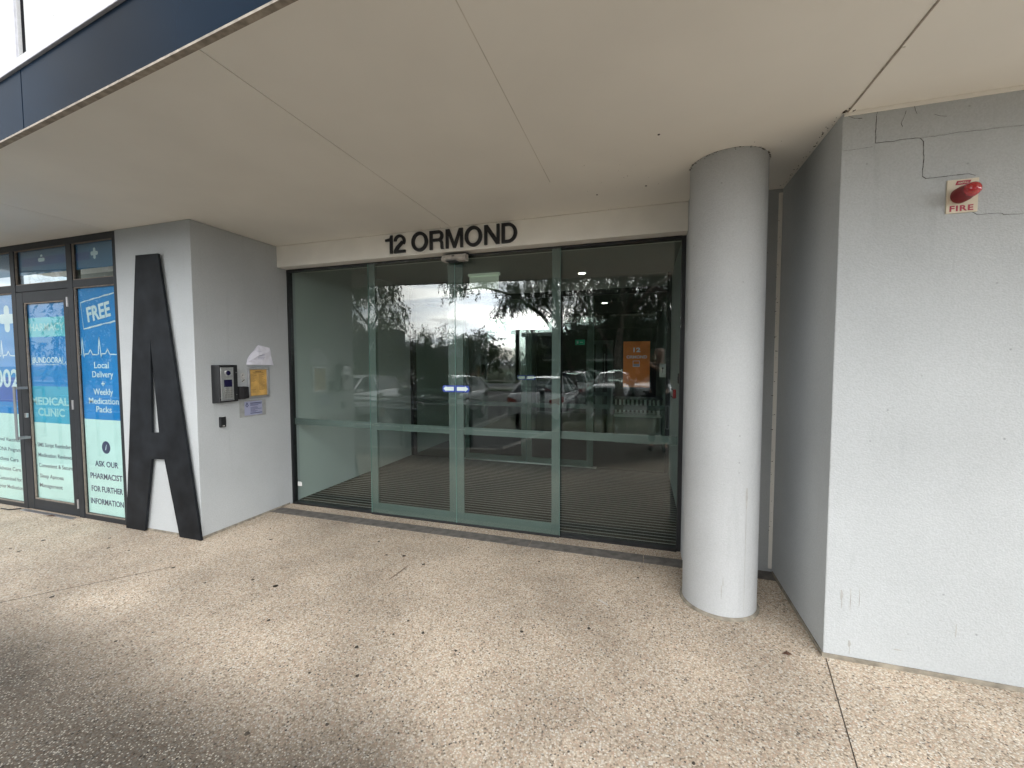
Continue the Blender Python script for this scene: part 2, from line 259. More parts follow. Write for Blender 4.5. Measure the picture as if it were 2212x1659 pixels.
M = dict(
    stucco=stucco_mat('painted_stucco', (.462, .487, .497), .6),
    stucco_side=stucco_mat('painted_stucco_column', (.475, .492, .50), .6),
    soffit=mat('soffit_paint', (.85, .83, .77), .8, var=.035, vscale=1.6, spec=.3, bump=.05, bscale=60),
    joint=mat('joint_sealant', (.33, .29, .24), .8, var=.3, vscale=30),
    grime=mat('grime', (.05, .04, .03), .95, var=.4, vscale=60),
    fascia=mat('dark_metal_cladding', (.003, .012, .026), .24, spec=.05, var=.45, vscale=.7, bump=.05, bscale=3),  # patchy tone put into the colour stands in for varied reflections
    flash=mat('pale_flashing', (.66, .66, .70), .5, metal=.2, var=.1, vscale=25),
    panel=stucco_mat('white_panel', (.60, .60, .60), .2, 1.4),
    black=mat('black_aluminium', (.012, .013, .015), .38, var=.15, vscale=20),
    charcoal=mat('charcoal_aluminium', (.018, .021, .025), .45, var=.15, vscale=12, spec=.3),
    rubber=mat('beige_gasket', (.20, .17, .14), .7, var=.2, vscale=30),
    green=mat('grey_green_rail', (.105, .135, .128), .5, var=.05, vscale=6),
    glass=glass_mat('door_glass', .05, (.88, .925, .905)),
    glass_in=glass_mat('inner_glass', .05, (.88, .93, .91)),
    glassedge=mat('green_glass_edge', (.25, .42, .38), .2),
    shopglass=glass_mat('shop_glass', .038, (.93, .97, .97)),
    steel=mat('brushed_steel', (.50, .50, .50), .32, metal=.9, var=.08, vscale=60),
    steel_dark=mat('weathered_grate', (.14, .13, .118), .55, metal=.2, var=.35, vscale=14),
    letterblack=mat('sign_black', (.010, .011, .013), .45, var=.2, vscale=14),
    abody=mat('weathered_dark_steel', (.012, .014, .017), .5, var=.45, vscale=7, spec=.15, detail=8),
    white=mat('white_plastic', (.72, .72, .70), .4, var=.04, vscale=9),
    offwhite=mat('grubby_white_plastic', (.52, .49, .45), .4, var=.25, vscale=30),
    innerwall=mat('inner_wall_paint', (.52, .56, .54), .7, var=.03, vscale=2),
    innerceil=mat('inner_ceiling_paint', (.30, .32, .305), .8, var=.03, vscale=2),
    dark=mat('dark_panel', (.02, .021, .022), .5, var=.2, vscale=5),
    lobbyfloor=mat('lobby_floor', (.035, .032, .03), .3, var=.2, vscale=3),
    mat_base=mat('entrance_mat_pile', (.020, .016, .014), .95, var=.35, vscale=180, bump=.6, bscale=300),
    mat_strip=mat('entrance_mat_strip', (.30, .30, .29), .5, metal=.3, var=.2, vscale=60),
    lamp=mat('lit_diffuser', (.9, .9, .85), .5, emit=((1, .93, .82), 9)),
    exitg=mat('exit_green', (.02, .35, .18), .4, emit=((.05, .6, .35), .06)),
    exitw=mat('exit_sign_case', (.66, .72, .62), .4, emit=((.85, 1, .8), .10), var=.05),
    orange=mat('orange_poster', (.80, .215, .03), .5, var=.12, vscale=6),
    lilac=mat('poster_print', (.75, .76, .86), .6, var=.05),
    blue=mat('arrow_blue', (.008, .045, .34), .35, var=.05),
    arrow=mat('arrow_white', (.66, .78, .74), .35, var=.05),
    filmblue=mat('film_blue', (.004, .215, .56), .4, var=.06, vscale=3),
    filmmint=mat('film_mint', (.60, .80, .75), .4, var=.06, vscale=3),
    filmaqua=mat('film_aqua', (.10, .50, .60), .4, var=.06, vscale=3),
    filmteal=mat('film_teal', (.045, .38, .56), .4, var=.06, vscale=3),
    filmpurple=mat('film_purple', (.025, .10, .42), .4, var=.06, vscale=3),
    filmdusk=mat('film_dusk_blue', (.022, .12, .24), .4, var=.1, vscale=3),
    filmdeep=mat('film_deep_blue', (.010, .055, .20), .4, var=.08, vscale=3),
    printwhite=mat('print_white', (.62, .72, .74), .5, var=.05),
    printpale=mat('print_pale', (.36, .62, .64), .5, var=.05),
    printnavy=mat('print_navy', (.022, .028, .095), .5, var=.1),
    printgrey=mat('print_grey', (.10, .11, .14), .6, var=.1),
    red=mat('red_lamp_plastic', (.40, .004, .010), .08, spec=.7, coat=.8, var=.05), reddark=mat('red_lamp_base', (.17, .008, .010), .35, var=.1),
    redprint=mat('red_print', (.36, .02, .05), .5, var=.08),
    cream=mat('cream_plate', (.66, .60, .47), .5, var=.06, vscale=12),
    paper=mat('paper', (.76, .76, .84), .7, var=.05, vscale=20),
    yellow=mat('yellow_paper', (.58, .36, .11), .6, var=.22, vscale=14),
    lavender=mat('label_lavender', (.34, .36, .50), .5, var=.05),
    plaque=mat('clear_plaque', (.33, .34, .33), .3, var=.15, vscale=20),
    screen=mat('dark_screen', (.012, .010, .045), .12, var=.1),
    silver=mat('silver_frame', (.58, .58, .60), .28, metal=.85, var=.1, vscale=20),
    keys=mat('keypad_metal', (.36, .36, .34), .35, metal=.6, var=.15, vscale=40),
    asphalt=asphalt_mat(),
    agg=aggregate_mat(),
    kerb=mat('kerb_concrete', (.36, .34, .31), .85, var=.15, vscale=12, bump=.2),
    line=mat('road_paint', (.70, .70, .68), .7, var=.15, vscale=10),
    mulch=mat('mulch', (.045, .033, .025), .95, var=.5, vscale=30, bump=1, bscale=40),
    grassm=mat('grass_blade', (.075, .10, .03), .8, var=.3, vscale=3),
    lawn=mat('lawn', (.06, .09, .03), .95, var=.3, vscale=8, bump=.6, bscale=30),
    bark=mat('bark', (.12, .10, .085), .9, var=.45, vscale=9, bump=.8, bscale=25),
    barkpale=mat('pale_bark', (.22, .19, .16), .9, var=.45, vscale=6, bump=.8, bscale=20),
    leaf=mat('gum_leaf', (.050, .075, .030), .45, var=.5, vscale=4),
    leaf2=mat('dark_leaf', (.040, .062, .028), .5, var=.5, vscale=3),
    leaf3=mat('olive_leaf', (.085, .105, .045), .5, var=.5, vscale=3),
    brick=mat('far_brick', (.26, .11, .075), .9, var=.15, vscale=3),
    bwhite=mat('render_white', (.62, .62, .60), .8, var=.05, vscale=.5),
    bgrey=mat('render_grey', (.20, .21, .22), .8, var=.08, vscale=.5),
    bdark=mat('dark_facade', (.055, .06, .062), .6, var=.2, vscale=1),
    roof=mat('grey_roof', (.22, .23, .25), .7, var=.1, vscale=2),
    win=mat('dark_window', (.02, .025, .03), .08, spec=.8),
    carwhite=mat('car_white', (.72, .73, .74), .18, coat=.8, spec=.5),
    carsilver=mat('car_silver', (.42, .43, .44), .2, metal=.5, coat=.8),
    cardark=mat('car_charcoal', (.035, .038, .04), .2, coat=.8),
    carglass=mat('car_glass', (.015, .02, .022), .04, spec=.9),
    tyre=mat('tyre', (.015, .015, .015), .8, var=.2, vscale=20),
    rim=mat('alloy', (.5, .5, .5), .25, metal=.8),
    tail=mat('tail_light', (.35, .01, .01), .15, coat=.6),
    head=mat('head_light', (.65, .68, .70), .08, coat=.8),
    plate=mat('number_plate', (.5, .5, .48), .5),
    skin=mat('skin', (.42, .26, .19), .55), cloth=mat('black_jacket', (.012, .012, .014), .8, var=.3, vscale=30),
    cloth2=mat('dark_trousers', (.03, .035, .05), .85, var=.3, vscale=30), hair=mat('hair', (.03, .02, .015), .6, var=.3, vscale=60),
    shoe=mat('shoe', (.05, .05, .05), .6), phone=mat('phone', (.02, .02, .02), .2),
    deadleaf=mat('dead_leaf', (.10, .05, .03), .8, var=.4, vscale=40), twig=mat('twig', (.16, .12, .09), .9, var=.3, vscale=40),
)

M['sealant'] = mat('base_sealant', (.25, .225, .18), .85, var=.35, vscale=22)
M['scuff'] = mat('scuff', (.38, .38, .365), .9, var=.15, vscale=40)
def text_mesh(name, s, x0, x1, z0, h, y, mat_, parent=None, depth=.0008, bold=0.0, rot=0, plane='front', origin=None, shear=0, spacing=1.0):
    """text as real letters: fitted between x0..x1 on the baseline z0 with cap height h, facing -Y (front) or +X (side)"""
    c = bpy.data.curves.new(name, 'FONT'); c.body = s; c.size = 1; c.extrude = .5; c.offset = bold; c.shear = shear; c.resolution_u = 4; c.space_character = spacing
    o = bpy.data.objects.new('tmp', c); me = bpy.data.meshes.new_from_object(o); bpy.data.objects.remove(o)
    vs = [v.co.copy() for v in me.vertices]
    a, b = min(v.x for v in vs), max(v.x for v in vs)
    CAP = .729+2*bold
    sx = (x1-x0)/(b-a); sz = h/CAP
    cx, cz = (x0+x1)/2, z0+h/2
    for v, co in zip(me.vertices, vs):
        px = (co.x-a)*sx+x0; pz = (co.y+bold)*sz+z0; d = co.z+.5
        if rot:
            dx, dz = px-cx, pz-cz; px = cx+dx*math.cos(rot)-dz*math.sin(rot); pz = cz+dx*math.sin(rot)+dz*math.cos(rot)
        if plane == 'front': v.co = (px, y-d*depth, pz)
        else: v.co = (y+d*depth, px, pz)
    me.materials.clear(); me.materials.append(mat_)
    for p in me.polygons: p.material_index = 0
    bm = bmesh.new(); bm.from_mesh(me); bmesh.ops.recalc_face_normals(bm, faces=bm.faces); bm.to_mesh(me); bm.free()
    me.name = name; ob = bpy.data.objects.new(name, me); COL.objects.link(ob)
    if parent: ob.parent = parent
    return ob

# ================================================================== ground
ZA = -.40
g = MB(); g.box(-400, 400, -400, 2.0, ZA-.5, ZA); structure(g.build('road', M['asphalt']))
# raised entrance pavement of exposed aggregate
pv = MB(); pv.prism([(-16, 2.9), (-4.6, .70), (-2.3, .22), (-1.9, -1.9), (7, -1.9), (7, 3.60), (-16, 3.60)], -.6, 0)
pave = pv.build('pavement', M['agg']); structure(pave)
kb = MB()
kpts = [(-16, 2.9), (-4.6, .70), (-2.3, .22), (-1.9, -1.9), (7, -1.9)]
for (x0, y0), (x1, y1) in zip(kpts, kpts[1:]):
    d = Vector((x1-x0, y1-y0)).normalized(); nx, ny = d.y, -d.x
    kb.prism([(x0, y0), (x0+nx*.13, y0+ny*.13), (x1+nx*.13, y1+ny*.13), (x1, y1)], -.45, .004)
structure(kb.build('kerb', M['kerb']))
jt = MB(); 
for a, b_ in (((.905, 2.425), (.60, .9)), ((-4.3, .90), (-3.30, 2.10))):
    d = (Vector(b_)-Vector(a)).normalized(); nx, ny = -d.y*.0020, d.x*.0020
    jt.prism([(a[0]+nx, a[1]+ny), (b_[0]+nx, b_[1]+ny), (b_[0]-nx, b_[1]-ny), (a[0]-nx, a[1]-ny)], -.01, .0012)
jt.build('expansion_joint', M['grime'], pave)
# chewing gum and tar spots trodden into the aggregate
spots = [(-2.107,2.933,.017),(-1.9,2.74,.015),(-1.761,2.766,.024),(-1.546,2.691,.019),(-2.348,2.123,.026),(-3.012,2.691,.018),(-3.044,2.689,.01),(-3.212,2.869,.013),(-2.07,1.818,.016),(-1.428,1.779,.017),(-1.151,1.988,.015),(-.63,2.162,.017),(-.274,2.304,.016),(-.732,2.988,.014),(-.015,2.966,.014),(-1.287,2.056,.011),(-1.301,1.927,.012),(-1.365,1.928,.009),(-.914,1.91,.013),(-1.813,3.339,.01),(-1.342,3.055,.007),(-1.525,1.557,.01),(-1.291,1.61,.014),(.076,2.417,.007),(-.045,2.445,.007),(-1.699,1.548,.008),(-1.682,2.04,.009),(-1.016,2.137,.007),(-1.191,2.391,.007),(-1.577,1.693,.008),(-3.615,1.59,.022),(-3.281,2.097,.019),(-2.566,2.139,.017),(-2.345,2.123,.022),(-2.844,2.01,.012),(-4.363,2.298,.018),(-4.136,2.167,.02),(-4.847,2.099,.024),(-4.748,1.915,.02),(-3.923,2.185,.014),(-5.04,2.392,.016),(-4.892,1.924,.016),(-1.513,1.212,.018),(-1.234,1.345,.013),(-2.703,1.426,.013),(-2.594,1.538,.01),(.30,1.75,.008),(.52,2.05,.007),(.2,1.62,.01),(.9,1.9,.006)]
sp = MB()
for x, y, r in spots:
    n = 11; ph = random.random()*6
    sp.prism([(x+r*.62*(1+.22*math.sin(3*t+ph)+random.uniform(-.12, .12))*math.cos(t), y+r*.62*(1+.2*math.cos(2*t+ph))*math.sin(t)) for t in [2*math.pi*k/n for k in range(n)]], -.001, .0012)
sp.build('gum_stain', M['grime'], pave)

# ================================================================== canopy
def edgeY(x): return 1.355-.109*(x+3.304)
can = thing('canopy', 'white painted soffit panels edged by a dark metal fascia over the entrance', 'canopy')
X0, X1, ZS = -7.75, 4.6, 2.692
so_ = MB()
cuts = [-7.75, -4.575, -1.625, .91, 4.6]; G = .003
for a, b_ in zip(cuts, cuts[1:]):
    o = MB(); o.prism([(a+G, edgeY(a)+.01), (b_-G, edgeY(b_)+.01), (b_-G, 3.62), (a+G, 3.62)], ZS, ZS+.012).build('soffit_panel', M['soffit'], can)
MB().prism([(X0, edgeY(X0)+.02), (X1, edgeY(X1)+.02), (X1, 3.62), (X0, 3.62)], ZS+.013, ZS+.28).build('slab', M['grime'], can)
jl = MB(); jl.box(-.606, -.602, edgeY(-.6)+.02, 2.75, ZS-.0006, ZS+.002); jl.build('hairline_joint', mat('painted_joint', (.60, .57, .50), .8, var=.2, vscale=5), can)
jr = MB(); jr.box(.907, .913, edgeY(.9)+.02, 2.43, ZS-.004, ZS+.002); jr.build('sealant_joint', M['joint'], can)
jw = MB(); jw.box(.9135, .926, 2.0, 2.43, ZS-.005, ZS+.002).build('trim', M['soffit'], can)
fa = MB()
for a, b_ in ((-7.75, -6.2), (-6.19, -3.02), (-3.01, 4.6)):
    fa.prism([(a, edgeY(a)), (b_, edgeY(b_)), (b_, edgeY(b_)+.012), (a, edgeY(a)+.012)], ZS-.004, 2.985)
fa.build('fascia', M['fascia'], can)
lip = MB(); lip.prism([(-7.75, edgeY(-7.75)-.004), (4.6, edgeY(4.6)-.004), (4.6, edgeY(4.6)+.022), (-7.75, edgeY(-7.75)+.022)], ZS-.014, ZS-.0045)
lip.build('drip_edge', M['joint'], can)
fl = MB(); fl.prism([(-7.75, edgeY(-7.75)-.014), (4.6, edgeY(4.6)-.014), (4.6, edgeY(4.6)+.03), (-7.75, edgeY(-7.75)+.03)], 2.9855, 3.002)
fl.build('flashing', M['flash'], can, bevel=.003)

# upper storey wall above the fascia
upw = thing('upper_wall', 'pale upper storey wall with a dark vertical recess above the fascia', 'wall')
def upslab(a, b_, z0, z1, off, name, m_):
    MB().prism([(a, edgeY(a)+off), (b_, edgeY(b_)+off), (b_, edgeY(b_)+off+.15), (a, edgeY(a)+off+.15)], z0, z1).build(name, m_, upw)
upslab(-7.75, 4.6, 3.0025, 3.055, .004, 'ledge', M['panel'])
upslab(-2.995, 4.6, 3.0555, 6.5, .018, 'panel', M['panel'])
upslab(-7.75, -3.075, 3.0555, 6.5, .018, 'panel', M['panel'])
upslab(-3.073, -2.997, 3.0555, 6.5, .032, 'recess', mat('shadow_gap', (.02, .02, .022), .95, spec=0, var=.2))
upslab(-3.098, -3.077, 3.056, 6.4, .008, 'edge_trim', M['flash'])

# grime and cobweb specks along the soffit junctions
def specks(parent, p0, p1, n, s=.004, name='grime_specks', j=.012):
    s *= .6
    b = MB(); p0 = Vector(p0); p1 = Vector(p1)
    for k in range(n):
        t = random.random(); p = p0.lerp(p1, t)+Vector((random.gauss(0, j), random.gauss(0, j), 0)); r = s*random.uniform(.35, 1.3)
        b.cyl(p, p+Vector((random.uniform(-1, 1), random.uniform(-1, 1), -.2))*r*2.2, r*.45, r*.15, 5)
    return b.build(name, M['grime'], parent, kind='stuff')
specks(can, (-3.57, 2.55, ZS-.001), (-3.57, 3.36, ZS-.001), 26, .004, j=.005)
specks(can, (-3.5, 3.36, ZS-.001), (.25, 3.36, ZS-.001), 60, .004, j=.008)
specks(can, (.88, 2.44, ZS-.001), (.88, 3.3, ZS-.001), 46, .006, j=.008)
specks(can, (-.6, 2.9, ZS-.001), (.8, 2.7, ZS-.001), 26, .004, j=.16)
specks(can, (.90, 2.41, ZS-.001), (.94, 2.43, ZS-.001), 16, .009, j=.01)
for x, y in ((.06, 2.36), (.0, 3.0), (-.33, 3.05)):
    MB().cyl((x, y, ZS-.002), (x, y, ZS+.001), .006, .007, 10).build('screw_hole', M['grime'], can)

# ================================================================== walls of the entrance recess
lp = thing('wall_pier', 'grey stucco pier between the shop window and the recessed glass doors', 'wall')
MB().box(-4.516, -3.583, 2.522, 3.60, -.02, ZS-.001).build('pier_body', M['stucco'], lp, bevel=.004)
MB().box(-4.51, -3.577, 2.516, 3.45, -.01, .018).build('base_sealant', M['sealant'], lp)
rp = thing('wall_pier', 'broad pale stucco wall block to the right of the round column', 'wall')
MB().box(.895, 7, 2.436, 3.9, -.02, ZS-.001).build('pier_body', M['stucco'], rp, bevel=.004)
MB().prism([(.889, 3.3), (.889, 2.430), (6.9, 2.425), (6.9, 2.5), (.95, 2.5), (.95, 3.3)], -.01, .022).build('base_sealant', M['sealant'], rp)
MB().box(.9, 6.9, 2.424, 2.4355, ZS-.016, ZS-.0015).build('top_bead', M['soffit'], rp)
bk = thing('wall', 'narrow dark strip of wall in the gap behind the round column', 'wall')
MB().box(.302, .894, 3.33, 3.9, -.02, ZS-.001).build('wall_body', M['stucco'], bk)
MB().box(.870, .8935, 3.318, 3.3295, .03, ZS-.03).build('corner_bead', M['soffit'], bk, bevel=.002)
specks(bk, (.872, 3.315, .3), (.872, 3.315, 2.6), 50, .008, 'rust_stain', j=.003)

def crack(pts, w, parent=rp, Y=2.4355):
    b = MB(); out_ = []
    for (x0, z0), (x1, z1) in zip(pts, pts[1:]):
        n = max(1, int(math.hypot(x1-x0, z1-z0)/.014))
        for k in range(n):
            t = k/n; out_.append((x0+(x1-x0)*t+random.uniform(-.0018, .0018), z0+(z1-z0)*t+random.uniform(-.0018, .0018)))
    out_.append(pts[-1])
    for p, q in zip(out_, out_[1:]): b.ribbon([p, q], w*random.uniform(.3, .95), Y, .0009)
    return b.build('crack', M['grime'], parent)
crack([(1.03,2.676),(1.029,2.643),(1.028,2.598),(1.028,2.534),(1.05,2.533),(1.088,2.531),(1.134,2.533),(1.198,2.53),(1.21,2.513),(1.213,2.475),(1.213,2.431),(1.211,2.387),(1.212,2.354),(1.225,2.345),(1.285,2.344),(1.337,2.347),(1.38,2.346),(1.402,2.335)], .0026)
crack([(1.40,2.173),(1.416,2.16),(1.452,2.161),(1.498,2.16),(1.506,2.154),(1.543,2.148),(1.62,2.152)], .0018)
crack([(1.2,2.53),(1.269,2.53),(1.338,2.532),(1.423,2.529),(1.49,2.529),(1.557,2.526),(1.75,2.53)], .0011)
crack([(.913,2.68),(.921,2.676),(.941,2.661),(.972,2.657)], .0022)
crack([(1.139,2.662),(1.133,2.63),(1.122,2.607),(1.13,2.592)], .0016)
crack([(1.172,2.678),(1.174,2.656),(1.182,2.641)], .0016)
crack([(1.247,2.628),(1.266,2.615),(1.29,2.611)], .0014)
crack([(.902,2.517),(.965,2.518),(1.018,2.518)], .0009)

# scuffs and dried drips low on the wall
def smear(x, z, w, h, parent, m_, Y):
    n = 14; pts = [(x+w/2*math.sin(2*math.pi*k/n)*(1+.3*math.sin(5*k)), z+h/2*math.cos(2*math.pi*k/n)) for k in range(n)]
    return MB().prism(pts, Y-.0006, Y, 'y').build('drip_mark', m_, parent)
for x, z, w, h in ((.965, .335, .011, .055), (.967, .29, .004, .05), (1.003, .32, .004, .12), (1.04, .335, .003, .10), (1.005, .09, .012, .035), (1.007, .06, .003, .045), (1.42, .24, .004, .07), (1.2, .10, .03, .008)):
    smear(x, z, w, h, rp, M['scuff'], 2.4358)

# round column
colm = thing('round_column', 'round grey stucco column standing in front of the doors', 'column', (.471, 2.834, 0))
cb = MB(); n = 64; rows = []
for k in range(n+1):
    t = 2*math.pi*k/n; rows.append([(.211*math.cos(t), .211*math.sin(t), z) for z in (0, .05, .6, 1.2, 1.8, 2.4, ZS)])
cb.grid(rows).build('column_shaft', M['stucco_side'], colm, smooth=True)
sk = MB(); sk.grid([[((.226 if z < .012 else .212)*math.cos(t), (.226 if z < .012 else .212)*math.sin(t), z) for z in (0, .008, .016)] for t in [2*math.pi*k/n for k in range(n+1)]])
sk.build('base_sealant', M['sealant'], colm, smooth=True)
gr = MB()
for k in range(70):
    t = random.uniform(3.0, 6.3); z = ZS-abs(random.gauss(0, .006)); r = random.uniform(.0007, .0026)
    gr.cyl((.211*math.cos(t), .211*math.sin(t), z), (.219*math.cos(t+.02), .219*math.sin(t+.02), z-.002), r, r*.3, 5)
gr.build('grime_specks', M['grime'], colm, kind='stuff')
def col_mark(a, z0, z1, w0, w1):
    n = 9; rows = []
    for k in range(n+1):
        z = z0+(z1-z0)*k/n; w = (w0+(w1-w0)*k/n)*random.uniform(.7, 1.3); da = w/2/.211
        rows.append([(.2118*math.cos(a+q*da), .2118*math.sin(a+q*da), z) for q in (-1, 0, 1)])
    MB().grid(rows).build('drip_mark', M['scuff'], colm)
col_mark(R(-60), .06, .66, .002, .004); col_mark(R(-60), .66, .78, .006, .016); col_mark(R(-95), .12, .20, .003, .006); col_mark(R(-93), .20, .25, .006, .002)

# header beam above the doors
hb = thing('header_beam', 'cream painted beam across the top of the glass doors', 'beam')
MB().box(-3.582, .3015, 3.37, 3.66, 2.479, ZS-.002).build('beam_body', mat('beam_paint', (.88, .86, .80), .7, var=.04, vscale=5, bump=.08, bscale=60), hb, bevel=.003)
bs = thing('building_sign', 'raised black lettering reading 12 ORMOND on the cream beam', 'sign')
def sign_letter(ch, x0, x1, z0, z1):
    w, h = x1-x0, z1-z0; sw = .0255; b = MB(); y1, y0 = 3.3695, 3.354
    def ring(cx, cz, rx, rz, a0, a1, n=28, t=sw, tz=None):
        tz = tz or t*.92
        P = [(a0+(a1-a0)*k/n) for k in range(n+1)]
        vs = []
        for yy in (y0, y1):
            for t_ in P: vs.append((cx+rx*math.cos(R(t_)), yy, cz+rz*math.sin(R(t_))))
            for t_ in P: vs.append((cx+(rx-t)*math.cos(R(t_)), yy, cz+(rz-tz)*math.sin(R(t_))))
        m = n+1; F = []
        for k in range(n):
            F += [(k, k+1, m+k+1, m+k), (2*m+k, 3*m+k, 3*m+k+1, 2*m+k+1), (k, 2*m+k, 2*m+k+1, k+1), (m+k, m+k+1, 3*m+k+1, 3*m+k)]
        if abs(a1-a0) < 359: F += [(0, m, 3*m, 2*m), (n, 2*m+n, 3*m+n, m+n)]
        b.add(vs, F)
    def poly(pts): b.prism([(x0+u*w, z0+v*h) for u, v in pts], y0, y1, 'y')
    f = sw/w
    if ch == '1': poly([(1-f*1.05, 0), (1, 0), (1, 1), (1-f*.75, 1), (1-f*1.1, .84), (0, .80), (0, .68), (1-f*1.05, .68)])
    elif ch == '2':
        r_ = w/2; ring(x0+r_, z1-r_*.95, r_, r_*.95, 180, -38, t=sw*1.02)
        poly([(0, 0), (1, 0), (1, .15), (.30, .15), (.46, .29), (.90, .55), (.68, .66), (.20, .36), (.02, .17)])
    elif ch == 'O': ring((x0+x1)/2, (z0+z1)/2, w/2, h/2, 0, 360, 48, sw*1.18)
    elif ch == 'R':
        poly([(0, 0), (f*1.1, 0), (f*1.1, 1), (0, 1)])
        rz = h*.285; cx = x1-.045*w-rz*.9
        poly([(f*1.1, 1-.155), ((cx-x0)/w, 1-.155), ((cx-x0)/w, 1), (f*1.1, 1)]); poly([(f*1.1, .43), ((cx-x0)/w, .43), ((cx-x0)/w, .575), (f*1.1, .575)])
        ring(cx, z1-rz, rz*.9, rz, 90, -90, 20, sw*1.1)
        poly([(.66, .44), (.84, .50), (.93, .38), (.95, .08), (1.0, 0), (.80, 0), (.77, .10), (.76, .33), (.66, .43)])
    elif ch == 'M':
        f *= .98; poly([(0, 0), (f, 0), (f, 1), (0, 1)]); poly([(1-f, 0), (1, 0), (1, 1), (1-f, 1)])
        poly([(f, 1), (f*1.45, 1), (.5, .27), (.5, 0), (.5-f*.45, 0), (f, .76)]); poly([(1-f, 1), (1-f, .76), (.5+f*.45, 0), (.5, 0), (.5, .27), (1-f*1.45, 1)])
    elif ch == 'N':
        poly([(0, 0), (f, 0), (f, 1), (0, 1)]); poly([(1-f, 0), (1, 0), (1, 1), (1-f, 1)]); poly([(f, 1), (f*1.25, 1), (1-f, .30), (1-f, 0), (1-f*1.25, 0), (f, .70)])
    elif ch == 'D':
        poly([(0, 0), (f*1.1, 0), (f*1.1, 1), (0, 1)]); rx = w*.60; cx = x1-rx; u = (cx-x0)/w
        poly([(f*1.1, 0), (u, 0), (u, .15), (f*1.1, .15)]); poly([(f*1.1, .85), (u, .85), (u, 1), (f*1.1, 1)]); ring(cx, (z0+z1)/2, rx, h/2, 90, -90, 30, sw*1.15, .15*h)
    return b.build('letter', M['letterblack'], bs)
for ch, a, b_ in [('1', -2.286, -2.211), ('2', -2.195, -2.076), ('O', -2.012, -1.848), ('R', -1.829, -1.689), ('M', -1.67, -1.507), ('O', -1.489, -1.328), ('N', -1.308, -1.171), ('D', -1.152, -1.016)]:
    sign_letter(ch, a, b_, 2.507 if ch != 'O' else 2.503, 2.672 if ch != 'O' else 2.678)

# ================================================================== entrance doors
def opening_frame(name, label, xa, xb, y, z1, mat_, sill=True, w=.022):
    t = thing(name, label, 'door frame')
    MB().box(xa, xa+w, y-.012, y+.05, 0, z1).build('jamb', mat_, t, bevel=.002)
    MB().box(xb-w*1.4, xb, y-.012, y+.05, 0, z1).build('jamb', mat_, t, bevel=.002)
    MB().box(xa+w, xb-w*1.4, y-.020, y+.05, z1-.022, z1).build('head', mat_, t, bevel=.002)
    if sill: MB().box(xa+w, xb-w*1.4, y-.03, y+.05, -.001, .014).build('sill', mat_, t)
    return t
YG = 3.50
fr = opening_frame('door_frame', 'slim black frame around the outer entrance glass', -3.588, .302, YG, 2.478, M['black'])
def fixed_pane(label, xa, xb, y, z1, G_, stile=None, group=None):
    t = thing('fixed_window', label, 'window', ((xa+xb)/2, y, 0)); cx = (xa+xb)/2
    MB().box(xa-cx, xb-cx, -.006, .006, .014, z1).build('glass_pane', G_, t)
    MB().box(xa-cx+.003, xb-cx-.003, .008, .014, .846, .914).build('safety_band', M['green'], t)
    if stile:
        for s in stile: MB().box(s[0]-cx, s[1]-cx, .008, .02, .015, z1-.002).build('stile', M['green'], t)
    return t
fx1 = fixed_pane('left fixed pane of the outer entrance, beside the intercom wall', -3.565, -2.50, YG+.02, 2.455, M['glass'], [(-2.565, -2.53)])
fx2 = fixed_pane('right fixed pane of the outer entrance, beside the round column', -.74, .270, YG+.02, 2.455, M['glass'])
MB().box(-.7415-(-.74+.259)/2-.0, -.7405-(-.74+.259)/2, -.006, .006, .014, 2.44)
def leaf(name, label, xa, xb, y, z1, G_, sa, sb, band=True, bottom=.115):
    t = thing(name, label, 'door', ((xa+xb)/2, y, 0)); cx = (xa+xb)/2; xa -= cx; xb -= cx
    MB().box(xa, xb, -.005, .005, .012, z1).build('glass_pane', G_, t)
    MB().box(xa, xa+sa, .0065, .022, .012, z1-.002).build('stile', M['green'], t)
    MB().box(xb-sb, xb, .0065, .022, .012, z1-.002).build('stile', M['green'], t)
    MB().box(xa+sa+.001, xb-sb-.001, .0065, .020, .012, bottom).build('bottom_rail', M['green'], t)
    MB().box(xa+sa+.001, xb-sb-.001, .0065, .014, .846, .914).build('safety_band', M['green'], t)
    e = MB(); e.box(xa-.0015, xa-.0005, -.005, .005, .012, z1); e.box(xb+.0005, xb+.0015, -.005, .005, .012, z1); e.build('glass_edge', M['glassedge'], t)
    return t
def arrow_sticker(par, flip, x0, x1, z0, z1, y):
    xm = (x0+x1)/2; zm = (z0+z1)/2; w = x1-x0; h = z1-z0; c = .12*h
    s = -1 if flip else 1
    def X(u): return xm+s*u*w   # u -.5..+.5 pointing outwards
    b = MB(); b.prism([(X(-.5), z0), (X(.42), z0), (X(.5), z0+.3*h), (X(.5), z1-.3*h), (X(.42), z1), (X(-.5), z1)], y-.0009, y, 'y')
    st = b.build('arrow_sticker', M['blue'], par)
    a = MB(); a.prism([(X(-.40), zm-.28*h), (X(.20), zm-.28*h), (X(.20), zm-.42*h), (X(.43), zm), (X(.20), zm+.42*h), (X(.20), zm+.28*h), (X(-.40), zm+.28*h)], y-.0018, y-.001, 'y')
    a.build('arrow', M['arrow'], st); return st
l1 = leaf('sliding_door', 'left sliding leaf of the outer glass entrance doors', -2.566, -1.6425, YG-.026, 2.462, M['glass'], .07, .072)
l2 = leaf('sliding_door', 'right sliding leaf of the outer glass entrance doors', -1.6395, -.672, YG-.026, 2.462, M['glass'], .072, .072)
arrow_sticker(l1, True, .333, .4605, 1.235, 1.297, -.0055)
arrow_sticker(l2, False, -.4835, -.346, 1.235, 1.297, -.0055)
tr = MB(); tr.box(-2.56, -.67, YG-.045, YG-.015, .001, .010); tr.build('floor_track', M['black'], fr)
